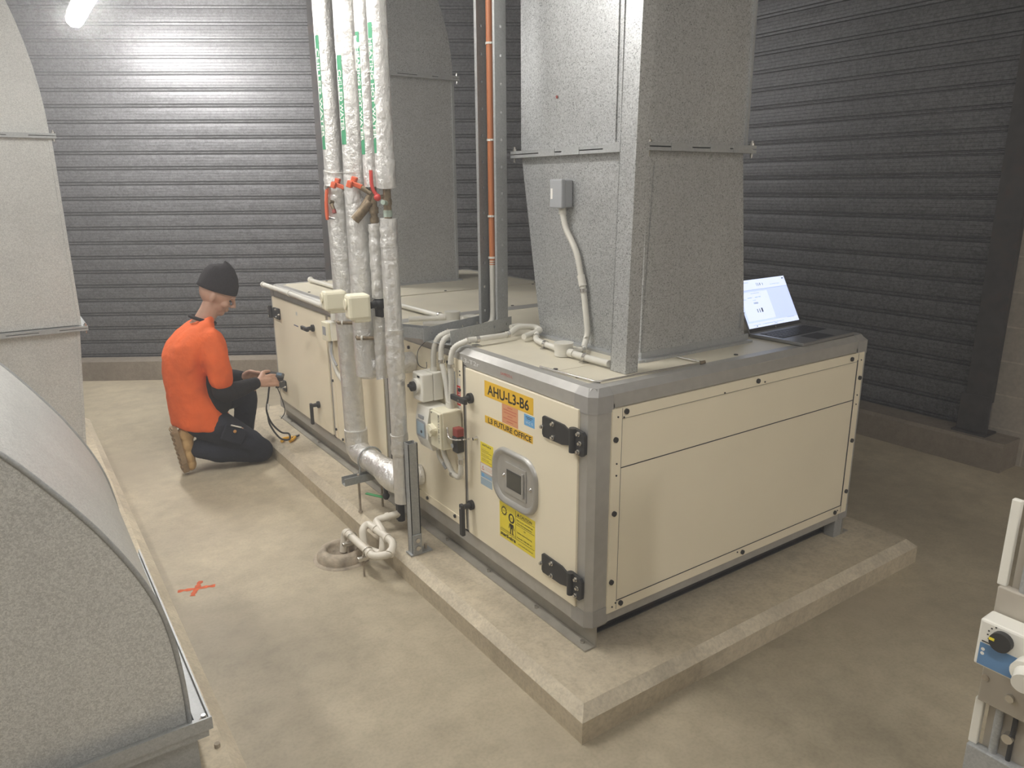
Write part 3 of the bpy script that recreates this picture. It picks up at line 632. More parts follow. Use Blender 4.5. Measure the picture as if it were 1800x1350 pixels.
# P2
T = thing('insulated_pipe', (-.19, 1.22, .80), 'widest foil-wrapped riser, second from the left, turning into the unit at mid height', 'pipe', 'foil insulated risers beside the air handler')
m1 = MB(); foilpipe(m1, [(-.192, 1.245, PT), (-.19, 1.235, 1.66)], .047); strip_text(m1, (-.191, 1.24), .048, 0, 1.76, 2.08, radians(202), 'CHILLED WATER', .024); m1.build('upper_insulation', T)
m1 = MB(); foilpipe(m1, [(-.19, 1.235, 1.66), (-.19, 1.235, 1.12)], .049, (1.655, )); m1.build('middle_insulation', T)
m1 = MB(); foilpipe(m1, [(-.19, 1.235, 1.13), (-.19, 1.225, .83)], .051); m1.tube([(-.19, 1.225, .835), (-.19, 1.225, .818)], [.051, .030], FOIL, 20); m1.tube([(-.19, 1.205, .872), (-.10, 1.19, .870), (-.002, 1.178, .868)], [.044, .046, .046], FOIL, 20); m1.build('lower_insulation', T)
tee_handle(T, -.215, 1.145, 1.602)
actuator(T, -.262, 1.125, 1.142, CREAMP, .075, .09, .10)
q = MB(); q.tube([(-.235, 1.215, 1.0), (-.245, 1.19, 1.0), (-.205, 1.165, 1.0), (-.170, 1.145, 1.0)], .008, BRASS, 8); q.cyl((-.232, 1.182, 1.0), (-.226, 1.178, 1.0), .011, WHS, seg=10); q.build('test_point', T)
# P3
T = thing('insulated_pipe', (-.17, 1.125, .82), 'thinnest foil-wrapped riser, third from left, with brass strainer and black valve', 'pipe', 'foil insulated risers beside the air handler')
m1 = MB(); foilpipe(m1, [(-.172, 1.145, PT), (-.17, 1.13, 1.60)], .030); strip_text(m1, (-.171, 1.137), .031, 0, 1.72, 2.15, radians(202), 'HEATING HOT WATER', .018); jacket(m1, (-.171, 1.14), .033, 2.02, 2.14); m1.build('upper_insulation', T)
m1 = MB(); m1.cyl((-.17, 1.125, 1.46), (-.17, 1.125, 1.60), .014, BRASS); m1.cyl((-.17, 1.125, 1.58), (-.215, 1.155, 1.50), .016, BRASS); m1.cyl((-.18, 1.13, 1.545), (-.235, 1.165, 1.475), .019, BRASS); m1.cyl((-.17, 1.125, 1.50), (-.17, 1.125, 1.525), .020, BRASS, seg=6); m1.cyl((-.17, 1.125, 1.465), (-.17, 1.125, 1.485), .019, BRASS, seg=6); m1.build('strainer', T, 'brass strainer')
m1 = MB(); jacket(m1, (-.17, 1.125), .026, 1.17, 1.46); m1.build('middle_insulation', T)
m1 = MB(); m1.cyl((-.17, 1.125, 1.09), (-.17, 1.125, 1.18), .018, BLK); m1.sph((-.17, 1.125, 1.145), .028, BLK); m1.cyl((-.17, 1.125, 1.145), (-.22, 1.10, 1.145), .014, BLK); m1.build('black_valve', T)
m1 = MB(); jacket(m1, (-.17, 1.125), .027, .83, 1.09); m1.build('lower_insulation', T)
# P4
T = thing('insulated_pipe', (-.17, 1.0, .3), 'rightmost long foil-wrapped riser with a red lever near its upper joint', 'pipe', 'foil insulated risers beside the air handler')
m1 = MB(); foilpipe(m1, [(-.172, 1.022, PT), (-.17, 1.002, 1.60)], .036, (2.0, )); strip_text(m1, (-.171, 1.012), .037, 0, 1.72, 2.16, radians(202), 'HEATING HOT WATER', .020); jacket(m1, (-.17, 1.002), .038, 1.60, 1.69); m1.build('upper_insulation', T)
m1 = MB(); m1.cyl((-.17, 1.0, 1.48), (-.17, 1.0, 1.61), .015, BRASS); m1.cyl((-.17, 1.0, 1.535), (-.17, 1.0, 1.555), .019, BRASS, seg=6); m1.cyl((-.17, 1.0, 1.49), (-.17, 1.0, 1.515), .018, VERD, seg=8); m1.cyl((-.17, 1.0, 1.54), (-.205, .965, 1.545), .009, VERD, seg=10); m1.build('union', T, 'green-tinged brass union')
m1 = MB(); m1.tube(crom([(-.20, 1.02, 1.565), (-.215, 1.03, 1.60), (-.215, 1.035, 1.66)], 4), [.012]+[.007]*8, mat('red_lever', (.50, .05, .04), .45), 8); m1.sph((-.20, 1.02, 1.562), .014, MT['red_lever'], 10); m1.cyl((-.17, 1.01, 1.565), (-.20, 1.02, 1.562), .008, BRASS, seg=8); m1.build('lever', T, 'red lever handle')
m1 = MB(); jacket(m1, (-.17, 1.0), .034, 1.38, 1.485); foilpipe(m1, [(-.17, 1.0, 1.39), (-.17, .995, .62)], .034, (1.38, )); jacket(m1, (-.17, .995), .036, .86, 1.06); m1.build('lower_insulation', T)
m1 = MB(); foilpipe(m1, [(-.17, .995, .62), (-.17, .995, .325)], .033); jacket(m1, (-.17, .995), .035, .54, .63); m1.build('end_insulation', T)
# sensing wire loop on P4
MB().tube(crom([(-.02, .98, 1.01), (-.10, .93, .98), (-.12, .90, .93), (-.07, .93, .90), (-.03, 1.0, .905)], 6), .0015, BLK, 6).build('cable_loop', None, 'thin black cable looping beside the rightmost foil riser', 'cable')
# pipe supports
t = thing('pipe_bracket', (-.16, 1.49, .106), 'short slotted steel bracket on a threaded rod under the low pipe elbow', 'bracket')
q = MB(); q.box(-.25, -.03, 1.43, 1.47, .262, .265, GALVD); q.box(-.25, -.03, 1.43, 1.433, .265, .298, GALVD); q.box(-.25, -.03, 1.467, 1.47, .265, .298, GALVD); q.build('channel', t)
q = MB(); q.cyl((-.175, 1.45, .107), (-.175, 1.45, .30), .006, RUST, seg=8); q.cyl((-.175, 1.45, .107), (-.175, 1.45, .116), .012, RUST, seg=6); q.build('threaded_rod', t); q = MB(); q.cyl((-.06, 1.45, .107), (-.06, 1.45, .30), .006, RUST, seg=8); q.build('threaded_rod', t)
q = MB(); q.tube([(-.112+.060*cos(a), 1.45, .36+.060*sin(a)) for a in [radians(k) for k in range(-30, 211, 15)]], .0045, GALVD, 8); q.cyl((-.164, 1.45, .33), (-.170, 1.45, .28), .0045, GALVD, seg=8); q.cyl((-.060, 1.45, .33), (-.055, 1.45, .28), .0045, GALVD, seg=8); q.build('clamp', t)
t = MB(); t.tube([(-.125, 1.26, .30), (-.125, 1.26, .23)], .010, BLK, 10); t.sph((-.125, 1.26, .245), .017, BLK, 10); t.M = Matrix.Translation((-.125, 1.26, .235)) @ Matrix.Rotation(radians(118), 4, 'Z'); t.box(0, .115, -.008, .008, -.003, .003, GRNH, .002)
t.M = Matrix(); t.cyl((-.09, 1.21, .30), (-.09, 1.21, .14), .012, BLK); t.build('drain_valve', None, 'small black drain valve with green lever under the low pipe', 'valve')
# strut post
t = thing('strut_post', (-.115, 1.03, .106), 'grey slotted strut post bolted upright on the plinth right of the foil pipes', 'post')
q = MB(Matrix.Translation((-.02, -.09, 0))); q.box(-.150, -.147, 1.01, 1.05, .107, .60, GALVD); q.box(-.150, -.108, 1.01, 1.013, .107, .60, GALVD); q.box(-.150, -.108, 1.047, 1.05, .107, .60, GALVD); q.box(-.112, -.108, 1.037, 1.05, .107, .60, GALVD); q.box(-.112, -.108, 1.01, 1.023, .107, .60, GALVD)
q.build('channel', t)
q = MB(Matrix.Translation((-.02, -.09, 0))); q.box(-.16, -.06, 1.005, 1.055, .1065, .1125, GALVD); q.box(-.150, -.108, 1.004, 1.010, .112, .20, GALVD, .002); q.cyl((-.13, 1.004, .175), (-.13, .996, .175), .010, CHROME, seg=8); q.cyl((-.13, 1.004, .14), (-.13, .996, .14), .010, CHROME, seg=8); q.cyl((-.08, 1.03, .112), (-.08, 1.03, .135), .007, RUST, seg=8); q.build('foot_bracket', t)

# PVC condensate trap
t = thing('condensate_trap', (-.3, 1.1, 0), 'looped white plastic drain pipe trap running from the unit into the floor drain', 'pipe')
q = MB(); R_ = .0165
q.cyl((-.100, 1.165, .245), (-.100, 1.165, .155), .017, BLK); q.tube(bendpath([(-.100, 1.165, .190), (-.208, 1.205, .168), (-.222, 1.09, .158), (-.245, 1.062, .075), (-.282, 1.165, .070), (-.276, 1.195, .150), (-.238, 1.215, .158), (-.218, 1.0, .148), (-.255, .955, .125), (-.312, 1.0, .112), (-.313, 1.305, .108), (-.328, 1.305, .01)], .026, 6), R_, PVC, 16)
q.build('pipe', t)
for a, b in (((-.150, 1.184, .180), (-.165, 1.189, .177)), ((-.224, 1.06, .149), (-.223, 1.045, .150)), ((-.245, .968, .131), (-.26, .958, .125)), ((-.312, 1.03, .111), (-.312, 1.045, .111)), ((-.313, 1.265, .108), (-.313, 1.28, .108)), ((-.233, 1.16, .156), (-.231, 1.145, .155))): MB().cyl(a, b, R_*1.22, PVC).build('socket', t)
for (x, y) in ((-.313, 1.225), (-.312, 1.06)):
    q = MB(); q.box(x-.045, x+.03, y-.010, y+.010, .076, .092, CHROME, .002); q.tube([(x+.021*cos(a), y, .109+.021*sin(a)) for a in [radians(k) for k in range(-20, 201, 20)]], .0025, CHROME, 6); q.cyl((x-.022, y, .0), (x-.022, y, .10), .0045, RUST, seg=8); q.build('pipe_clamp', t)
# floor drain
t = MB(); t.lathe([(.112, 0), (.110, .022), (.100, .042), (.084, .052), (.070, .048), (.066, .036), (.064, .004), (.0, .004)], (-.345, 1.275, 0), RUST, 36)
t.lathe([(.128, 0), (.124, .006), (.110, .007)], (-.345, 1.275, 0), RUST, 36); t.build('floor_drain', None, 'round worn floor drain collar in the concrete beside the plinth', 'drain')
# orange cross on the floor
t = MB(Matrix.Translation((-.942, 1.372, .0006)) @ Matrix.Rotation(radians(-28), 4, 'Z'))
for a in (0, 78):
    rr = Matrix.Rotation(radians(a+12), 4, 'Z'); L_ = .072 if a == 0 else .060
    top = []; bot = []
    for k in range(13):
        x = -L_+2*L_*k/12; wv = .010+.003*sin(k*2.3+a)
        top.append(rr @ Vector((x, wv, .0004*(a > 0)))); bot.append(rr @ Vector((x, -wv-.002*cos(k*1.7), .0004*(a > 0))))
    vs = [v[:] for v in top+bot]; t._add(vs, [(k, k+1, 13+k+1, 13+k) for k in range(12)], PAINTX)
t.build('painted_cross', None, 'orange spray-painted cross on the concrete floor', 'floor marking')

# ================================================================ ELECTRICAL ON THE SIDE
def brk_text(q, s, u, v, w, size, rot=0): q.text(s, size, u, v, w, INK, 0, rot=rot)
t = thing('isolator_switch', (-.05, .955, .76), 'pale grey rotary isolator box with black knob, topmost box on the unit side', 'switch')
q = MB(FX(.985, .768, -.010)); q.box(0, .085, 0, .115, 0, .045, WHITEP, .004); q.build('back_box', t)
q = MB(FX(.985, .768, -.056)); q.box(0, .085, 0, .115, 0, .050, WHITEP, .006); q.box(.045, .065, .098, .106, .05, .0515, BLK); q.box(.03, .06, .006, .02, .05, .0515, WHS); q.build('cover', t)
q = MB(FX(.985, .768, -.106)); q.cyl((.038, .062, 0), (.038, .062, .012), .030, WHITEP, seg=24); q.cyl((.038, .062, .012), (.038, .062, .026), .020, BLK, seg=16); q.box(.014, .062, .055, .069, .018, .032, BLK, .004); q.build('knob', t)
t = thing('pressure_gauge_box', (-.05, .92, .57), 'white controller box with clear window, lower left of the switches on the unit side', 'controller')
q = MB(FX(.975, .570, -.010)); q.box(0, .11, 0, .18, 0, .055, WHITEP, .004); q.build('back_box', t)
q = MB(FX(.975, .570, -.065)); q.prism([(0, 0), (.18, 0), (.18, .028), (.12, .040), (.05, .040), (0, .02)], 'x', .004, .106, WHITEP); q.build('cover', t)
q = MB(FX(.975, .570, -.1055)); q.prism(rrect(.052, .085, .072, .072, .01), 'z', -.004, .003, GREYP); q.box(.022, .082, .058, .112, .003, .004, BLUG); q.box(.03, .072, .128, .142, -.002, .0015, GREYP); q.cyl((.06, .075, .004), (.06, .075, .006), .006, BLK, seg=10); q.build('window', t)
t = thing('breaker_box', (-.05, .82, .6), 'cream breaker box with chunky toggle lever, lower right on the unit side', 'switch')
q = MB(FX(.845, .605, -.012)); q.box(0, .085, 0, .155, 0, .085, CREAMP, .005); q.build('body', t)
q = MB(FX(.845, .605, -.097)); q.box(.003, .082, .004, .151, 0, .010, CREAMP, .004); q.text('MVA C1 NL C3.S1', .015, .066, .145, .0105, INK, .0002, rot=radians(-90)); q.box(.012, .018, .14, .146, .010, .0105, INK); q.build('cover', t)
q = MB(FX(.845, .605, -.105)); q.prism([(.0, .085), (.022, .10), (.055, .088), (.058, .078), (.04, .052), (.028, .052)], 'z', 0, .022, CREAMP); q.cyl((.012, .087, .01), (.055, .077, .022), .010, CREAMP, seg=10); q.build('toggle', t)
t = thing('padlock', (-.05, .70, .6), 'red and black lock block hanging on a chain beside the breaker box', 'lock')
q = MB(FX(.722, .630, -.045)); q.box(0, .036, .045, .080, 0, .032, REDM, .004); q.build('cap', t)
q = MB(FX(.724, .630, -.045)); q.box(0, .038, -.018, .045, 0, .034, BLK, .004); q.cyl((.014, .01, .04), (.014, .01, .042), .009, GREYP, seg=10); q.build('body', t)
q = MB()
cp = crom([(-.088, .74, .70), (-.092, .725, .672), (-.088, .70, .668), (-.075, .67, .672), (-.02, .655, .672)], 6)
for k in range(0, len(cp)-1, 2):
    c = cp[k]; d = (cp[min(k+1, len(cp)-1)]-c).normalized(); q.tube([c-d*.006, c, c+d*.006], [.003, .004, .003], CHROME, 6)
q.build('chain', t)
t = thing('rating_sticker', (-.012, .81, .76), 'narrow red and white sticker on the panel behind the conduits', 'sticker')
q = MB(FX(.796, .750, -.0074)); q.box(0, .026, 0, .13, 0, .0008, WHS); q.box(.0, .026, .02, .10, .0008, .0012, mat('bright_red_print', (.75, .06, .05), .5)); q.text('Bauli', .026, .022, .026, .0014, WINK, .0004, rot=radians(90), wid=.065); q.build('face', t)
q = MB(FX(.872, .78, -.0045)); q.box(0, .06, 0, .12, 0, .0008, mat('silver_plate', (.42, .43, .43), .35, .5)); 
for i in range(6): q.box(.006, .05, .102-i*.017, .105-i*.017, .0008, .0011, GREYP)
q.build('rating_plate', None, 'silver rating plate on the unit side behind the flexible conduits', 'plate')

# conduits
def clip(mb, c, d, r, m=CHROME):
    c = Vector(c); d = Vector(d).normalized(); mb.cyl(c-d*.007, c+d*.007, r*1.16, m)
GRPC = 'flexible grey conduits'
q = MB(); corr(q, crom([(-.033, .935, .885), (-.033, .93, .96), (-.022, .915, 1.015), (.012, .900, 1.038), (.09, .925, 1.030)], 8), .0115, CONDW); q.cyl((-.033, .935, .883), (-.033, .935, .90), .014, CONDW); q.build('flexible_conduit', None, 'corrugated conduit rising from the rotary isolator into the tray', 'conduit', GRPC)
q = MB(); corr(q, crom([(-.035, .815, .762), (-.03, .845, .86), (-.03, .875, .94), (-.022, .877, 1.005), (.010, .880, 1.026), (.09, .905, 1.016)], 8), .0115, CONDW); q.cyl((-.035, .815, .76), (-.035, .816, .775), .014, CONDW); clip(q, (-.03, .873, .935), (0, 0, 1), .0125); q.build('flexible_conduit', None, 'middle corrugated conduit from the breaker box into the tray', 'conduit', GRPC)
q = MB(); corr(q, crom([(-.035, .800, .762), (-.03, .800, .86), (-.03, .800, .95), (-.015, .795, 1.0), (.03, .768, 1.028)], 8), .0115, CONDW)
q.tube(crom([(.03, .768, 1.028), (.12, .765, 1.028), (.22, .775, 1.028), (.29, .80, 1.045), (.36, .79, 1.04), (.365, .755, 1.03), (.31, .74, 1.025), (.26, .72, 1.022)], 6), .0115, CONDW, 12)
q.cyl((-.035, .800, .76), (-.035, .800, .785), .0145, CONDW); clip(q, (-.03, .800, .93), (0, 0, 1), .0125); clip(q, (.07, .766, 1.028), (1, 0, 0), .0125); clip(q, (.22, .775, 1.028), (1, 0, 0), .0125); q.box(.06, .085, .755, .79, 1.0, 1.004, CHROME)
q.build('flexible_conduit', None, 'conduit from the breaker box bending over the top edge and looping towards the duct', 'conduit', GRPC)
q = MB(); q.tube(bendpath([(.335, .735, 1.022), (.275, .66, 1.018), (.255, .575, 1.018), (.243, .48, 1.018)], .03), .0115, CONDW, 12); clip(q, (.30, .69, 1.020), (.6, .7, 0), .0125); clip(q, (.254, .57, 1.018), (0, 1, 0), .0125); q.tube(crom([(.335, .735, 1.022), (.37, .80, 1.03), (.33, .85, 1.04), (.28, .84, 1.04)], 5), .010, CONDW, 10); q.box(.235, .27, .56, .58, 1.0, 1.004, CHROME); q.build('rigid_conduit', None, 'short conduit with bends joining the flexible loop to the junction box by the large duct', 'conduit')
def jbox(x, y, r, lb, z=1.001, h=.042):
    q = MB(); q.cyl((x, y, z), (x, y, z+h), r, CONDW, r2=r*1.02, seg=24); q.cyl((x, y, z+h), (x, y, z+h+.006), r*1.06, CONDW, seg=24); q.build('junction_box', None, lb, 'junction box')
jbox(.238, .44, .034, 'round junction box on the unit top in front of the large duct')
jbox(.262, 1.285, .034, 'round junction box on the unit top behind the tray, left one of two'); jbox(.268, 1.13, .034, 'round junction box on the unit top behind the tray, right one of two')
q = MB(); q.tube([(.236, .402, 1.018), (.232, .30, 1.018), (.235, .19, 1.018)], .0125, CONDW, 12); q.cyl((.236, .403, 1.018), (.235, .375, 1.018), .015, CONDW); clip(q, (.233, .31, 1.018), (0, 1, 0), .0135); q.box(.21, .26, .30, .32, 1.0, 1.004, CHROME); q.build('rigid_conduit', None, 'straight conduit from the junction box to the foot of the box post', 'conduit')
q = MB(); q.tube(bendpath([(.272, .430, 1.016), (.315, .418, 1.016), (.368, .475, 1.022), (.385, .478, 1.06), (.385, .50, 1.18), (.385, .518, 1.26)], .03), .0115, CONDW, 12)
q.cyl((.385, .512, 1.235), (.385, .525, 1.275), .0150, CONDW); corr(q, crom([(.385, .523, 1.27), (.385, .555, 1.36), (.382, .612, 1.44), (.380, .633, 1.50)], 8), .0115, CONDW); q.cyl((.38, .633, 1.495), (.38, .634, 1.52), .0145, CONDW); clip(q, (.385, .507, 1.22), (0, .1, 1), .0125); clip(q, (.31, .42, 1.016), (1, 0, 0), .0125)
q.build('sensor_conduit', None, 'conduit climbing the left face of the large duct to the grey sensor box', 'conduit')
t = thing('sensor_box', (.38, .64, 1.52), 'small grey sensor box fixed on the left face of the large duct', 'sensor')
q = MB(); q.box(.365, .401, .598, .668, 1.52, 1.622, GREYP, .006); q.build('body', t)
q = MB(); q.box(.345, .365, .596, .670, 1.518, 1.624, GREYP, .005); q.M = FX(.662, 1.55, -.0); q.M = FX(.662, 1.552, .3448); q.box(.0, .012, .0, .038, 0, .0006, WHS); q.build('cover', t)
GT = 'conduits on the unit top'
q = MB(); q.tube([(.18, 2.05, 1.018), (.236, 1.80, 1.018), (.25, 1.33, 1.018)], .0115, CONDW, 12); clip(q, (.249, 1.38, 1.018), (0, 1, 0), .0125); clip(q, (.236, 1.8, 1.018), (0, 1, 0), .0125); q.build('rigid_conduit', None, 'long thin conduit running back along the unit top behind the foil pipes', 'conduit', None)
q = MB(); q.tube([(.08, 1.365, 1.02), (.228, 1.295, 1.02)], .0125, CONDW, 12); q.cyl((.20, 1.307, 1.02), (.23, 1.295, 1.02), .015, CONDW); q.build('rigid_conduit', None, 'short conduit entering the left junction box behind the tray', 'conduit')
q = MB(); q.tube([(.07, 1.21, 1.018), (.235, 1.135, 1.018)], .016, CONDW, 12); q.build('rigid_conduit', None, 'short fat conduit entering the right junction box behind the tray', 'conduit')
q = MB(); q.tube([(.297, 1.26, 1.02), (.255, 1.16, 1.02)], .012, CONDW, 12); q.build('rigid_conduit', None, 'stub of conduit linking the two junction boxes behind the tray', 'conduit')
q = MB(); q.tube([(-.018, 3.245, .992), (-.018, 2.7, .992), (-.018, 2.07, .985)], .0155, CONDW, 14)
for y in (3.235, 2.72, 2.17): q.cyl((-.019, y-.012, .992), (-.019, y+.012, .992), .0180, CONDW)
q.tube(crom([(-.018, 2.07, .985), (-.022, 2.03, .975), (-.024, 2.02, .93)], 5), .0150, CONDW, 12); q.build('rigid_conduit', None, 'white conduit clipped along the far top edge of the unit above its far door', 'conduit')
q = MB(); q.tube([(.235, 3.06, 1.02), (.228, 2.40, 1.02)], .0125, CONDW, 12); q.sph((.235, 3.06, 1.022), .020, CONDW, 10); q.build('rigid_conduit', None, 'short capped white conduit lying on the far left top of the unit', 'conduit')
# conduits below the boxes
q = MB(); q.tube(bendpath([(-.05, .855, .605), (-.05, .835, .545), (-.05, .775, .493), (-.05, .715, .493), (-.05, .708, .55), (-.05, .71, .625)], .03), .0105, CONDW, 12); q.cyl((-.05, .708, .56), (-.05, .708, .578), .0125, CHROME); q.cyl((-.05, .708, .59), (-.05, .71, .62), .0135, CONDW); clip(q, (-.05, .775, .493), (0, 1, 0), .0115); q.build('looped_conduit', None, 'white conduit looping down below the breaker box and up to the lock block', 'conduit')
q = MB(); q.tube(bendpath([(-.045, .90, .572), (-.045, .895, .53), (-.04, .865, .505)], .02), .009, CONDW, 10); q.cyl((-.04, .868, .51), (-.035, .85, .49), .009, GREYP); q.build('cable_gland', None, 'short cable tail with gland hanging under the white controller box', 'cable')
# far switch on the unit
t = thing('wall_switch', (-.03, 2.06, .80), 'small cream switch box on the unit side left of the foil pipes', 'switch')
q = MB(FX(2.115, .82, -.006)); q.box(0, .085, 0, .10, 0, .035, WHITEP, .004); q.build('back_box', t)
q = MB(FX(2.115, .82, -.041)); q.box(.0, .085, .0, .10, 0, .018, CREAMP, .005); q.box(.02, .06, .03, .075, .018, .020, GREYP); q.build('cover', t)
q = MB(); q.tube(bendpath([(-.03, 2.075, .82), (-.03, 2.07, .74), (-.03, 2.02, .66), (-.02, 1.93, .60)], .04), .012, CONDW, 12); q.tube(bendpath([(-.03, 2.05, .82), (-.045, 2.04, .75), (-.04, 1.98, .70)], .03), .006, GREYP, 8); q.build('flexible_conduit', None, 'white conduit dropping from the small switch behind the leftmost riser', 'conduit')

# ================================================================ CABLE TRAY
t = thing('cable_tray', (.31, 1.11, 1.0), 'narrow perforated galvanised cable tray rising between the two ducts', 'cable tray')
def perf(mb, u0, u1, v0, v1, w, axis, m, holes, hs=.009):
    """flat perforated strip made as plate + dark bolt-hole discs. (u,v) plane, thickness along w"""
    pass
TX0, TX1, TY0, TY1 = .27, .335, .975, 1.255
q = MB(); zt, zb = H-.02, 1.002
def strip_with_holes(mb, a, b, wv, n, t0, hole, m):
    """a->b long direction, wv = width vector, t0 thickness vector; real square holes left open between tiles"""
    a = Vector(a); b = Vector(b); wv = Vector(wv); t0 = Vector(t0); L = (b-a)
    c0, c1 = .5-hole[0]/2, .5+hole[0]/2; h = hole[1]/2
    def slab(p0, p1, w0, w1):
        vs = []
        for tt in (Vector((0, 0, 0)), t0):
            for p, w_ in ((p0, w0), (p1, w0), (p1, w1), (p0, w1)): vs.append((a+L*p+wv*w_+tt)[:])
        mb._add(vs, [(0, 1, 2, 3), (7, 6, 5, 4), (0, 4, 5, 1), (1, 5, 6, 2), (2, 6, 7, 3), (3, 7, 4, 0)], m)
    slab(0, 1, 0, c0); slab(0, 1, c1, 1); prev = 0
    for k in range(n):
        p = (k+.5)/n; slab(prev, p-h/n, c0, c1); prev = p+h/n
    slab(prev, 1, c0, c1)
TM = Matrix(((.944, -.329, 0, -.01), (.329, .944, 0, .835), (0, 0, 1, 0), (0, 0, 0, 1))); q.M = TM; X0, X1, YW = .310, .380, .100
strip_with_holes(q, (X0, 0, zb), (X0, 0, zt), (X1-X0, 0, 0), 22, (0, .003, 0), (.16, .10), GALVD)
strip_with_holes(q, (X0, YW-.003, zb+.03), (X0, YW-.003, zt), (X1-X0, 0, 0), 22, (0, .003, 0), (.16, .10), GALVD)
strip_with_holes(q, (X1-.003, .003, zb), (X1-.003, .003, zt), (0, YW-.006, 0), 44, (.003, 0, 0), (.5, .45), GALVD)
q.box(X0-.003, X0, YW-.012, YW, zb+.03, zt, GALVD); q.box(X0-.003, X0, 0, .010, zb, zt, GALVD)
q.build('riser', t)
q = MB(TM)
strip_with_holes(q, (0, -.004, 1.003), (X1+.02, -.004, 1.003), (0, 0, .056), 5, (0, .003, 0), (.16, .10), GALVD)
strip_with_holes(q, (-.02, YW+.022, 1.003), (X0+.06, YW+.022, 1.003), (0, 0, .056), 4, (0, .003, 0), (.16, .10), GALVD)
q.box(.0, X1, .0, YW+.02, 1.0012, 1.0035, GALVD)
q.build('foot', t)
q = MB(); q.M = Matrix.Translation((-.085, 1.13, 1.003)) @ Matrix.Rotation(radians(-62), 4, 'Z')
q.box(0, .17, -.025, -.022, 0, .045, GALVD); q.box(0, .17, .022, .025, 0, .045, GALVD); q.box(0, .17, -.022, .022, .0, .003, GALVD); q.build('strut_channel', None, 'short open strut channel lying on the unit top beside the tray', 'channel')
t = thing('orange_conduit', (.30, 1.0, 1.3), 'orange electrical conduit tied inside the upright cable tray', 'conduit')
q = MB(); q.tube(crom([(.304, 1.008, H-.02), (.302, 1.006, 2.0), (.304, 1.009, 1.6), (.303, 1.005, 1.28)], 8), .0135, ORC, 14); q.build('pipe', t)
for z in (2.52, 2.14, 1.78, 1.48, 1.31): q = MB(); q.cyl((.303, 1.007, z-.004), (.303, 1.007, z+.004), .0165, WHS); q.box(.298, .325, .985, 1.02, z-.003, z+.003, WHS); q.build('cable_tie', t)
q = MB(); corr(q, crom([(.303, 1.005, 1.30), (.302, 1.003, 1.15), (.298, 1.0, 1.06), (.265, .985, 1.028), (.17, .95, 1.02)], 10), .0135, CONDW); q.build('flexible_conduit', None, 'grey corrugated conduit at the foot of the upright cable tray', 'conduit', GRPC)

# ================================================================ LAPTOP, ROD, PLIERS
LB = Vector((1.024, .229, 1.0015)); ux = (Vector((1.423, .02, 0))-Vector((1.077, .013, 0))).normalized(); th = math.atan2(.012, .36)
t = thing('laptop', (1.24, .13, 1.001), 'open silver laptop with lit screen on top of the air handler beside the duct', 'laptop')
ML = Matrix.Translation((1.062, .012, 1.0015)) @ Matrix.Rotation(radians(2.0), 4, 'Z')
q = MB(ML); sh_ = -.10
def sk(u, v, w): return (u+v*sh_, v, w)
q.box(0, .362, 0, .243, 0, .013, LAPB, .003); q.build('base', t)
q = MB(ML); q.box(.025, .337, .105, .215, .0130, .0136, LAPK)
for r in range(5):
    for c in range(14): q.box(.029+c*.022, .029+c*.022+.018, .109+r*.021, .109+r*.021+.017, .0136, .0150, LAPK)
q.build('keyboard', t)
q = MB(ML); q.box(.115, .235, .012, .088, .0130, .0134, LAPK); q.build('touchpad', t)
MS = ML @ Matrix.Translation((0, .240, .012)) @ Matrix.Rotation(radians(62), 4, 'X')
q = MB(MS); q.box(0, .362, 0, .232, -.006, 0, LAPB, .002); q.box(.002, .360, .004, .230, 0, .0006, LAPK); q.cyl((.181, .010, .0006), (.181, .010, .001), .004, CHROME, seg=12); q.build('lid', t)
q = MB(MS); q.box(.006, .356, .020, .226, .0006, .0010, SCR)
q.box(.006, .356, .183, .226, .0010, .0012, SCRW); q.box(.006, .356, .180, .182, .0010, .0013, SCRG); q.box(.006, .356, .020, .042, .0010, .0012, SCRW)
q.box(.020, .205, .050, .172, .0010, .0012, SCRW)
for (a, b, c, d) in ((.15, .152, .196, .210), (.16, .163, .196, .208), (.172, .176, .197, .208), (.19, .193, .197, .207), (.02, .10, .214, .216), (.02, .06, .198, .200), (.24, .31, .195, .197), (.335, .347, .214, .219), (.06, .09, .147, .150), (.11, .13, .147, .150), (.135, .15, .147, .150), (.02, .05, .142, .144), (.09, .11, .135, .137), (.09, .12, .120, .127), (.098, .102, .082, .098), (.112, .116, .082, .098), (.126, .135, .082, .100), (.10, .25, .030, .032), (.04, .09, .030, .032), (.18, .20, .024, .027), (.06, .065, .024, .028), (.28, .33, .040, .042), (.09, .15, .165, .167)):
    q.box(a, b, c, d, .0012, .0014, SCRG if (b-a) > .012 else SCRK)
q.build('screen', t)
q = MB(); q.tube(bendpath([(.052, .335, 1.006), (.075, .068, 1.006), (.545, .050, 1.006), (.535, .165, 1.006)], .02), .0035, CHROME, 10); q.cyl((.530, .052, 1.006), (.548, .046, 1.008), .006, BRASS); q.build('bent_rod', None, 'thin bright steel rod bent in a U lying on the near top corner', 'rod')
t = thing('pliers', (-.085, 2.69, .107), 'yellow-handled pliers lying on the concrete plinth', 'pliers')
M_ = Matrix.Translation((-.085, 2.67, .118)) @ Matrix.Rotation(radians(10), 4, 'Z')
q = MB(M_); q.tube(crom([(-.085, -.01, 0), (-.05, .022, 0), (0, .006, 0)], 6), [.010]*7+[.009]*6, YPL, 10); q.build('handle', t)
q = MB(M_); q.tube(crom([(-.05, -.045, 0), (-.02, -.030, 0), (.008, -.002, 0)], 6), [.010]*7+[.009]*6, YPL, 10); q.build('handle', t)
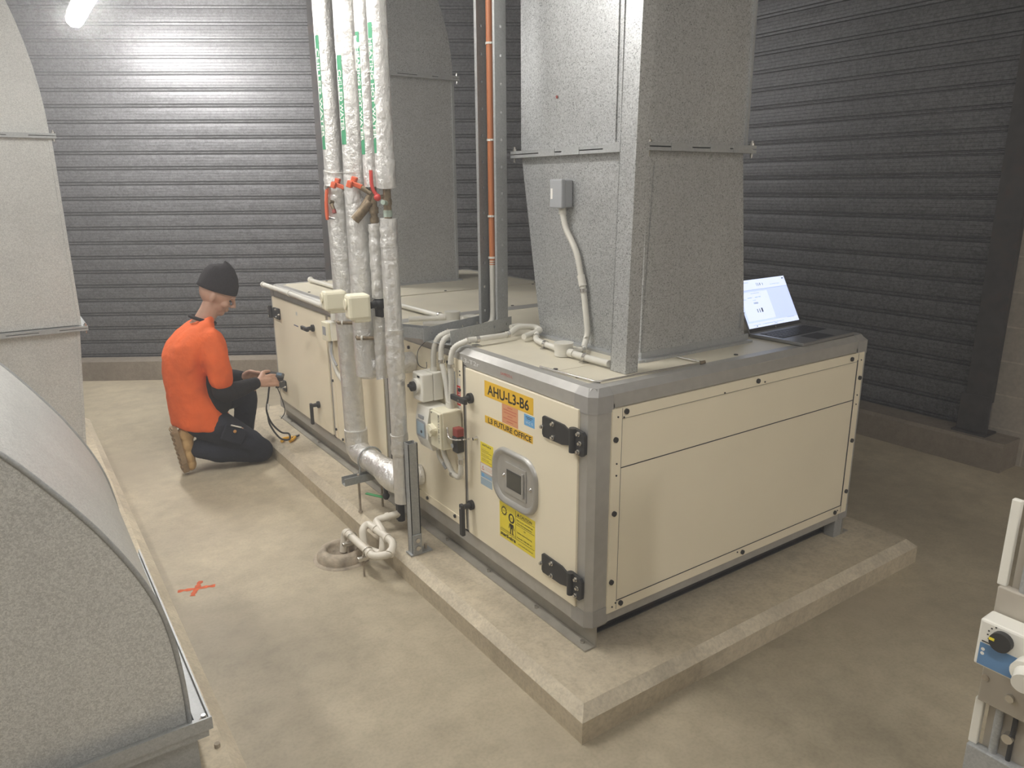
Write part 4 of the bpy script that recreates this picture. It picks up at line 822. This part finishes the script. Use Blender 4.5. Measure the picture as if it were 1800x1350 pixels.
q = MB(M_); q.cyl((.0, -.002, -.006), (.0, -.002, .006), .012, STEEL); q.prism([(0, -.010), (.045, .010), (.048, .018), (0, .010)], 'z', -.005, .005, STEEL); q.build('jaws', t)

# ================================================================ FOREGROUND DAMPER UNIT (right edge)
T5 = thing('damper_unit', (.1, -1.4, .0), 'grey duct section with white edge trims at the right edge of the picture', 'damper')
q = MB(); q.box(-.050, .45, -1.9, -1.165, .0, 1.05, SPLIT); q.build('casing', T5)
for z0, z1 in ((.925, 1.085), (.60, .695)): MB().box(-.062, -.050, -1.16, -1.145, z0, z1, WHITEP, .002).build('edge_trim', T5)
q = MB(); q.box(-.068, -.050, -1.9, -1.150, .695, .925, SPLIT, .002); q.cyl((-.068, -1.163, .845), (-.070, -1.163, .845), .006, RUB); q.cyl((-.068, -1.157, .745), (-.070, -1.157, .745), .006, RUST); q.cyl((-.068, -1.20, .73), (-.075, -1.20, .73), .007, CHROME); q.build('mounting_plate', T5)
q = MB(); q.cyl((-.056, -1.185, .1), (-.056, -1.185, 1.05), .007, GALVD); q.cyl((-.056, -1.21, .1), (-.056, -1.21, .7), .004, BLK); q.cyl((-.05, -1.205, .645), (-.065, -1.205, .645), .009, CHROME); q.build('linkage', T5)
q = MB(); q.box(-.0705, -.05, -1.45, -1.147, .30, .60, GALVD, .002); q.build('bracket', T5)
t = thing('damper_actuator', (-.1, -1.2, .8), 'white damper actuator with blue label and black dial at the right edge', 'actuator')
q = MB(FX(-1.150, .792, -.071)); q.box(0, .13, 0, .088, 0, .045, WHITEP, .004); q.build('body', t)
q = MB(FX(-1.150, .792, -.116)); q.box(.006, .125, .004, .045, 0, .0008, BLUL); q.cyl((.012, .034, .0008), (.012, .034, .0012), .003, WHS); q.cyl((.012, .026, .0008), (.012, .026, .0012), .003, WHS); q.box(.008, .03, .048, .0495, 0, .001, INK)
for k in range(6): a = radians(120+k*22); q.box(.036+.021*cos(a)-.0012, .036+.021*cos(a)+.0012, .066+.019*sin(a)-.001, .066+.019*sin(a)+.001, 0, .001, INK)
q.build('label', t)
q = MB(FX(-1.150, .792, -.116)); q.cyl((.038, .064, 0), (.038, .064, .012), .017, BLK, seg=20); q.box(.022, .030, .064, .068, .012, .014, YEL2); q.build('dial', t)
q = MB(FX(-1.150, .792, -.116)); q.cyl((.082, .038, 0), (.092, .032, .045), .018, WHITEP, seg=20); q.cyl((.082, .038, 0), (.082, .038, .025), .020, WHITEP, seg=20); q.build('shaft_clamp', t)
# ================================================================ PERSON
def blob(name, parent, parts, m, voxel, mats=None, smooth=6, label=None, extra=None):
    """parts: chains of (x,y,z,r) or (x,y,z,rx,ry) ; fused by voxel remesh into one skin"""
    mb = MB()
    for ch in parts:
        P = [Vector(c[:3]) for c in ch]; R = [c[3] for c in ch]
        for i, (p, r) in enumerate(zip(P, R)):
            mb.sph(p, r, m, 16)
            if i:
                d = (p-P[i-1]).length; n = max(1, int(d/max(.004, min(r, R[i-1])*.3)))
                mb.tube([P[i-1].lerp(p, k/n) for k in range(n+1)], [R[i-1]+(r-R[i-1])*k/n for k in range(n+1)], m, 16)
    if extra: extra(mb)
    ob = mb.build(name, parent, label)
    a = ob.modifiers.new('fuse', 'REMESH'); a.mode = 'VOXEL'; a.voxel_size = voxel; a.use_smooth_shade = True
    b = ob.modifiers.new('soften', 'SMOOTH'); b.factor = .6; b.iterations = smooth
    return ob
PR = thing('person', (-.5, 2.79, 0), 'person in orange shirt, black beanie and navy trousers kneeling beside the unit', 'person')
HX, HY, HZ = -.418, 2.765, 1.020       # head centre
Rh = Matrix.Rotation(radians(-18), 3, 'Z') @ Matrix.Rotation(radians(30), 3, 'Y')    # head turned/tilted down, local +X = face direction
def hp_(x, y, z): v = Rh @ Vector((x, y, z)); return (HX+v.x, HY+v.y, HZ+v.z)
def head(mb):
    mb.sph(hp_(-.008, 0, .018), .096, SKIN, 24, (1, .80, 1.0), Rh); mb.sph(hp_(.022, 0, -.040), .066, SKIN, 20, (1, .82, 1.05), Rh)
    mb.sph(hp_(.052, 0, -.086), .030, SKIN, 16, (1, 1.0, .85), Rh)      # chin
    mb.sph(hp_(.082, 0, .020), .030, SKIN, 12, (.6, 1.6, .6), Rh)        # brow
    mb.tube([hp_(.090, 0, .012), hp_(.108, 0, -.018), hp_(.112, 0, -.034)], [.009, .011, .012], SKIN, 10)   # nose
    for s in (-1, 1):
        mb.sph(hp_(.098, s*.012, -.032), .009, SKIN, 8); mb.sph(hp_(.058, s*.038, -.030), .026, SKIN, 12, (1, .8, .9), Rh)
        mb.sph(hp_(-.012, s*.078, -.018), .026, SKIN, 12, (.62, .35, 1.15), Rh)      # ear
    mb.sph(hp_(.085, 0, -.056), .016, SKIN, 10, (.7, 1.6, .4), Rh); mb.sph(hp_(.082, 0, -.067), .016, SKIN, 10, (.7, 1.4, .4), Rh)
def hand(w, d, nrm, thumb_side, curl, ln=.085):
    """w wrist, d direction to fingers, nrm palm normal, returns chains"""
    w = Vector(w); d = Vector(d).normalized(); nrm = Vector(nrm); nrm = (nrm-d*nrm.dot(d)).normalized(); sd = d.cross(nrm)*thumb_side; ch = []
    for k, (off, l) in enumerate(((.030, .070), (.010, .078), (-.010, .072), (-.029, .058))):
        b = w+d*ln+sd*off; ch.append([(*(w+d*.01+sd*off*.55), .016), (*b, .0125)])
        p = b; a = 0; c = [(*p, .0115)]
        for j, f in enumerate((.42, .32, .26)):
            a += curl*(1 if j else .8); q_ = d*cos(a)+nrm*sin(a); p = p+q_*l*f; c.append((*p, .0105-.0012*j))
        ch.append(c)
    b = w+d*.025+sd*.028; t1 = b+(d*.55+sd*.75+nrm*.25).normalized()*.036; t2 = t1+(d*.85+sd*.30+nrm*.4).normalized()*.032; t3 = t2+(d*.95+sd*.05+nrm*.3).normalized()*.026
    ch.append([(*w, .020), (*b, .018), (*t1, .0135), (*t2, .0115), (*t3, .0095)]); ch.append([(*(w-d*.02), .023), (*(w+d*.03), .024), (*(w+d*.06), .021)])
    return ch
RW = (-.262, 2.665, .498); LWR = (-.300, 2.835, .505)
body = [
    [(-.60, 2.79, .36, .10), (-.625, 2.79, .50, .11), (-.605, 2.79, .66, .10), (-.55, 2.79, .80, .068), (-.505, 2.785, .87, .052), (-.468, 2.778, .925, .052), (-.44, 2.77, .975, .055)],
    [(-.53, 2.70, .79, .04), (-.50, 2.63, .78, .042), (-.50, 2.595, .62, .040), (-.485, 2.60, .485, .036), (-.37, 2.64, .482, .030), (*RW, .023)],
    [(-.53, 2.88, .79, .04), (-.49, 2.95, .78, .042), (-.47, 3.0, .64, .040), (-.46, 2.99, .51, .034), (-.39, 2.92, .505, .028), (*LWR, .023)],
    [(-.60, 2.71, .34, .09), (-.42, 2.68, .21, .07), (-.28, 2.68, .08, .055), (-.45, 2.70, .10, .045), (-.63, 2.72, .14, .035)],
    [(-.60, 2.88, .34, .09), (-.42, 2.90, .40, .07), (-.27, 2.91, .41, .055), (-.30, 2.93, .22, .045), (-.33, 2.93, .09, .035)]]
body += hand(RW, (.93, .18, -.05), (.1, .75, -.45), 1, .42) + hand(LWR, (.88, -.40, -.02), (.1, -.7, -.5), -1, .42)
bd = blob('body', PR, body, SKIN, .0042, extra=head, smooth=4)
def scale_blob(mb, c, r, sc, m, rot=None): mb.sph(c, r, m, 20, sc, rot)
# shirt: torso + short sleeves
def shirt_ex(mb):
    mb.loft([(-.572, 2.79, .262, .165, .188, .16), (-.578, 2.79, .30, .165, .190, .14), (-.603, 2.79, .40, .142, .178, .05), (-.617, 2.79, .48, .128, .170, 0), (-.624, 2.79, .56, .124, .172, 0), (-.622, 2.79, .64, .128, .186, -.02),
        (-.608, 2.79, .71, .130, .204, -.08), (-.585, 2.79, .775, .122, .208, -.15), (-.562, 2.79, .822, .110, .188, -.25), (-.530, 2.79, .870, .080, .125, -.3), (-.512, 2.788, .892, .062, .085, -.35)], ORSH)
shirt_ch = [[(-.55, 2.71, .785, .080), (-.508, 2.635, .775, .075), (-.503, 2.60, .70, .072), (-.492, 2.592, .61, .070), (-.488, 2.59, .57, .068)],
            [(-.55, 2.87, .78, .078), (-.50, 2.94, .765, .072), (-.475, 2.99, .70, .070), (-.47, 3.0, .61, .066)]]
sh = blob('shirt', PR, shirt_ch, ORSH, .0075, extra=shirt_ex, smooth=14, label='orange cotton shirt')
tx = bpy.data.textures.new('folds', 'CLOUDS'); tx.noise_scale = .09
dm = sh.modifiers.new('folds', 'DISPLACE'); dm.texture = tx; dm.strength = .015; dm.mid_level = .5; dm.texture_coords = 'LOCAL'
# black collar and black side panel
q = MB(); q.tube([(-.508+.064*cos(a), 2.787+.078*sin(a), .880-.026*cos(a)) for a in [radians(k) for k in range(0, 361, 20)]], .010, BLKC, 10); q.build('collar', PR, 'black ribbed collar')
# forearm sleeves
blob('undershirt_sleeve', PR, [[(-.49, 2.592, .60, .054), (-.487, 2.595, .50, .056), (-.46, 2.61, .478, .056), (-.37, 2.64, .484, .047), (-.285, 2.663, .495, .036)]], BLKC, .007, smooth=6)
blob('undershirt_sleeve', PR, [[(-.47, 3.0, .62, .052), (-.46, 2.99, .51, .055), (-.39, 2.922, .505, .046), (-.318, 2.85, .505, .034)]], BLKC, .007, smooth=6)
blob('vest_front', PR, [[(-.50, 2.72, .70, .07), (-.50, 2.72, .55, .09), (-.50, 2.72, .40, .085)], [(-.49, 2.84, .70, .07), (-.49, 2.84, .45, .09)]], BLKC, .010, smooth=6, label='black front panel of the shirt')
# trousers
tr = blob('trousers', PR, [[(-.59, 2.72, .31, .105), (-.51, 2.695, .26, .100), (-.38, 2.68, .165, .080), (-.288, 2.68, .082, .075)],
     [(-.288, 2.68, .076, .072), (-.40, 2.69, .095, .070), (-.52, 2.70, .115, .066), (-.615, 2.715, .145, .056)],
     [(-.58, 2.87, .32, .105), (-.45, 2.90, .385, .100), (-.295, 2.915, .395, .075), (-.285, 2.92, .30, .068), (-.31, 2.93, .15, .062)], [(-.59, 2.74, .32, .10), (-.59, 2.85, .32, .10)]], NAVY, .0085, smooth=6, label='navy work trousers')
dm = tr.modifiers.new('folds', 'DISPLACE'); dm.texture = tx; dm.strength = .018; dm.texture_coords = 'LOCAL'
q = MB(Matrix.Translation((-.455, 2.595, .235)) @ Matrix.Rotation(radians(28), 4, 'Y')); q.box(-.06, .07, -.010, .012, -.05, .045, NAVY, .008); q.cyl((-.035, -.014, .048), (.025, -.014, .052), .0045, WHS, seg=8); q.sph((.0, -.014, .020), .010, mat('orange_tag', (.6, .3, .1), .5), 8); q.build('cargo_pocket', PR)
# beanie
def bex(mb):
    mb.sph(hp_(-.010, 0, .050), .108, BEAN, 24, (1.02, .86, .86), Rh)
    mb.sph(hp_(-.030, 0, .125), .05, BEAN, 16, (1.2, 1.0, .7), Rh)
q = MB(); 
prof = [(.001, .158), (.030, .154), (.062, .134), (.086, .100), (.099, .060), (.104, .025), (.105, .004), (.100, .002), (.097, .03)]
seg = 36; vs = []
for r, z in prof:
    for k in range(seg):
        a = 2*pi*k/seg; kk = 1+.02*sin(k*5)*(z > .03); front = cos(a)
        vs.append(hp_(-.012-(.030*max(0, z-.04)/.12)+r*kk*cos(a)*1.04, r*kk*sin(a)*.86, z+.016+.016*front))
q._add(vs, [(i*seg+k, i*seg+(k+1) % seg, (i+1)*seg+(k+1) % seg, (i+1)*seg+k) for i in range(len(prof)-1) for k in range(seg)], BEAN, True); q.build('beanie', PR, 'black knitted beanie')
q = MB()
for s in (-1, 1): q.sph(hp_(.078, s*.029, -.001), .007, BLK, 8); q.sph(hp_(.085, s*.030, -.003), .004, BLK, 6); q.sph(hp_(.083, s*.030, .013), .010, BLK, 8, (.5, 1.3, .25), Rh)
q.build('eyes', PR)
# boots
def boot(name_p, M_, lb=None):
    o = blob('boot', name_p, [], TAN, .006, smooth=4, extra=lambda mb: [mb.sph((M_ @ Vector(c))[:], 1, TAN, 18, s, M_.to_3x3()) for c, s in (((0, 0, .055), (.05, .042, .05)), ((.06, 0, .045), (.06, .045, .042)), ((.13, 0, .036), (.06, .05, .036)), ((.175, 0, .034), (.045, .047, .034)), ((-.02, 0, .09), (.045, .042, .05)), ((-.02, 0, .13), (.046, .046, .05)))])
    q = MB(M_); q.prism([(-.062, -.034), (-.04, -.042), (.06, -.042), (.15, -.052), (.21, -.035), (.225, 0), (.21, .035), (.15, .052), (.06, .042), (-.04, .042), (-.062, .034)], 'z', -.012, .016, SOLE)
    for i in range(9): q.box(-.05+i*.03, -.038+i*.03, -.045, .045, -.018, -.010, SOLE)
    q.build('boot_sole', name_p)
# right boot: toes on the floor, sole facing back (-X)
MBt = Matrix(((0, .0, 1, 0), (0, -1, 0, 0), (-1, 0, 0, 0), (0, 0, 0, 1)))     # local x -> -Z, local z -> +X
Mr = Matrix.Translation((-.735, 2.735, .232)) @ Matrix.Rotation(radians(-8), 4, 'Y') @ MBt
boot(PR, Mr)
boot(PR, Matrix.Translation((-.36, 2.935, .019)) @ Matrix.Rotation(0, 4, 'Z') @ Matrix.Scale(.68, 4, (1, 0, 0)))
# meter held in the hands with leads
t = thing('test_meter', (-.14, 2.74, .45), 'black handheld test meter held in both hands near the far door', 'meter')
q = MB(Matrix.Translation((-.150, 2.745, .505)) @ Matrix.Rotation(radians(-22), 4, 'Z') @ Matrix.Rotation(radians(14), 4, 'Y')); q.box(-.05, .06, -.045, .045, -.018, .014, BLK, .008); q.build('case', t)
q = MB(Matrix.Translation((-.150, 2.745, .505)) @ Matrix.Rotation(radians(-22), 4, 'Z') @ Matrix.Rotation(radians(14), 4, 'Y')); q.box(.015, .045, -.032, .032, .014, .0146, mat('meter_screen', (.03, .10, .18), .2, emit=.04)); q.build('screen', t)
q = MB(); q.tube(crom([(-.19, 2.70, .48), (-.215, 2.67, .40), (-.235, 2.66, .32), (-.215, 2.65, .24), (-.17, 2.63, .18), (-.128, 2.62, .165), (-.135, 2.60, .135), (-.185, 2.615, .150), (-.225, 2.65, .23), (-.23, 2.665, .30)], 7), .0055, BLK, 8)
q.tube(crom([(-.16, 2.70, .48), (-.14, 2.66, .38), (-.13, 2.65, .30), (-.16, 2.64, .26)], 6), .003, BLK, 6); q.tube([(-.222, 2.66, .36), (-.226, 2.658, .325)], .008, WHS, 8); q.build('leads', t, 'black looped leads')
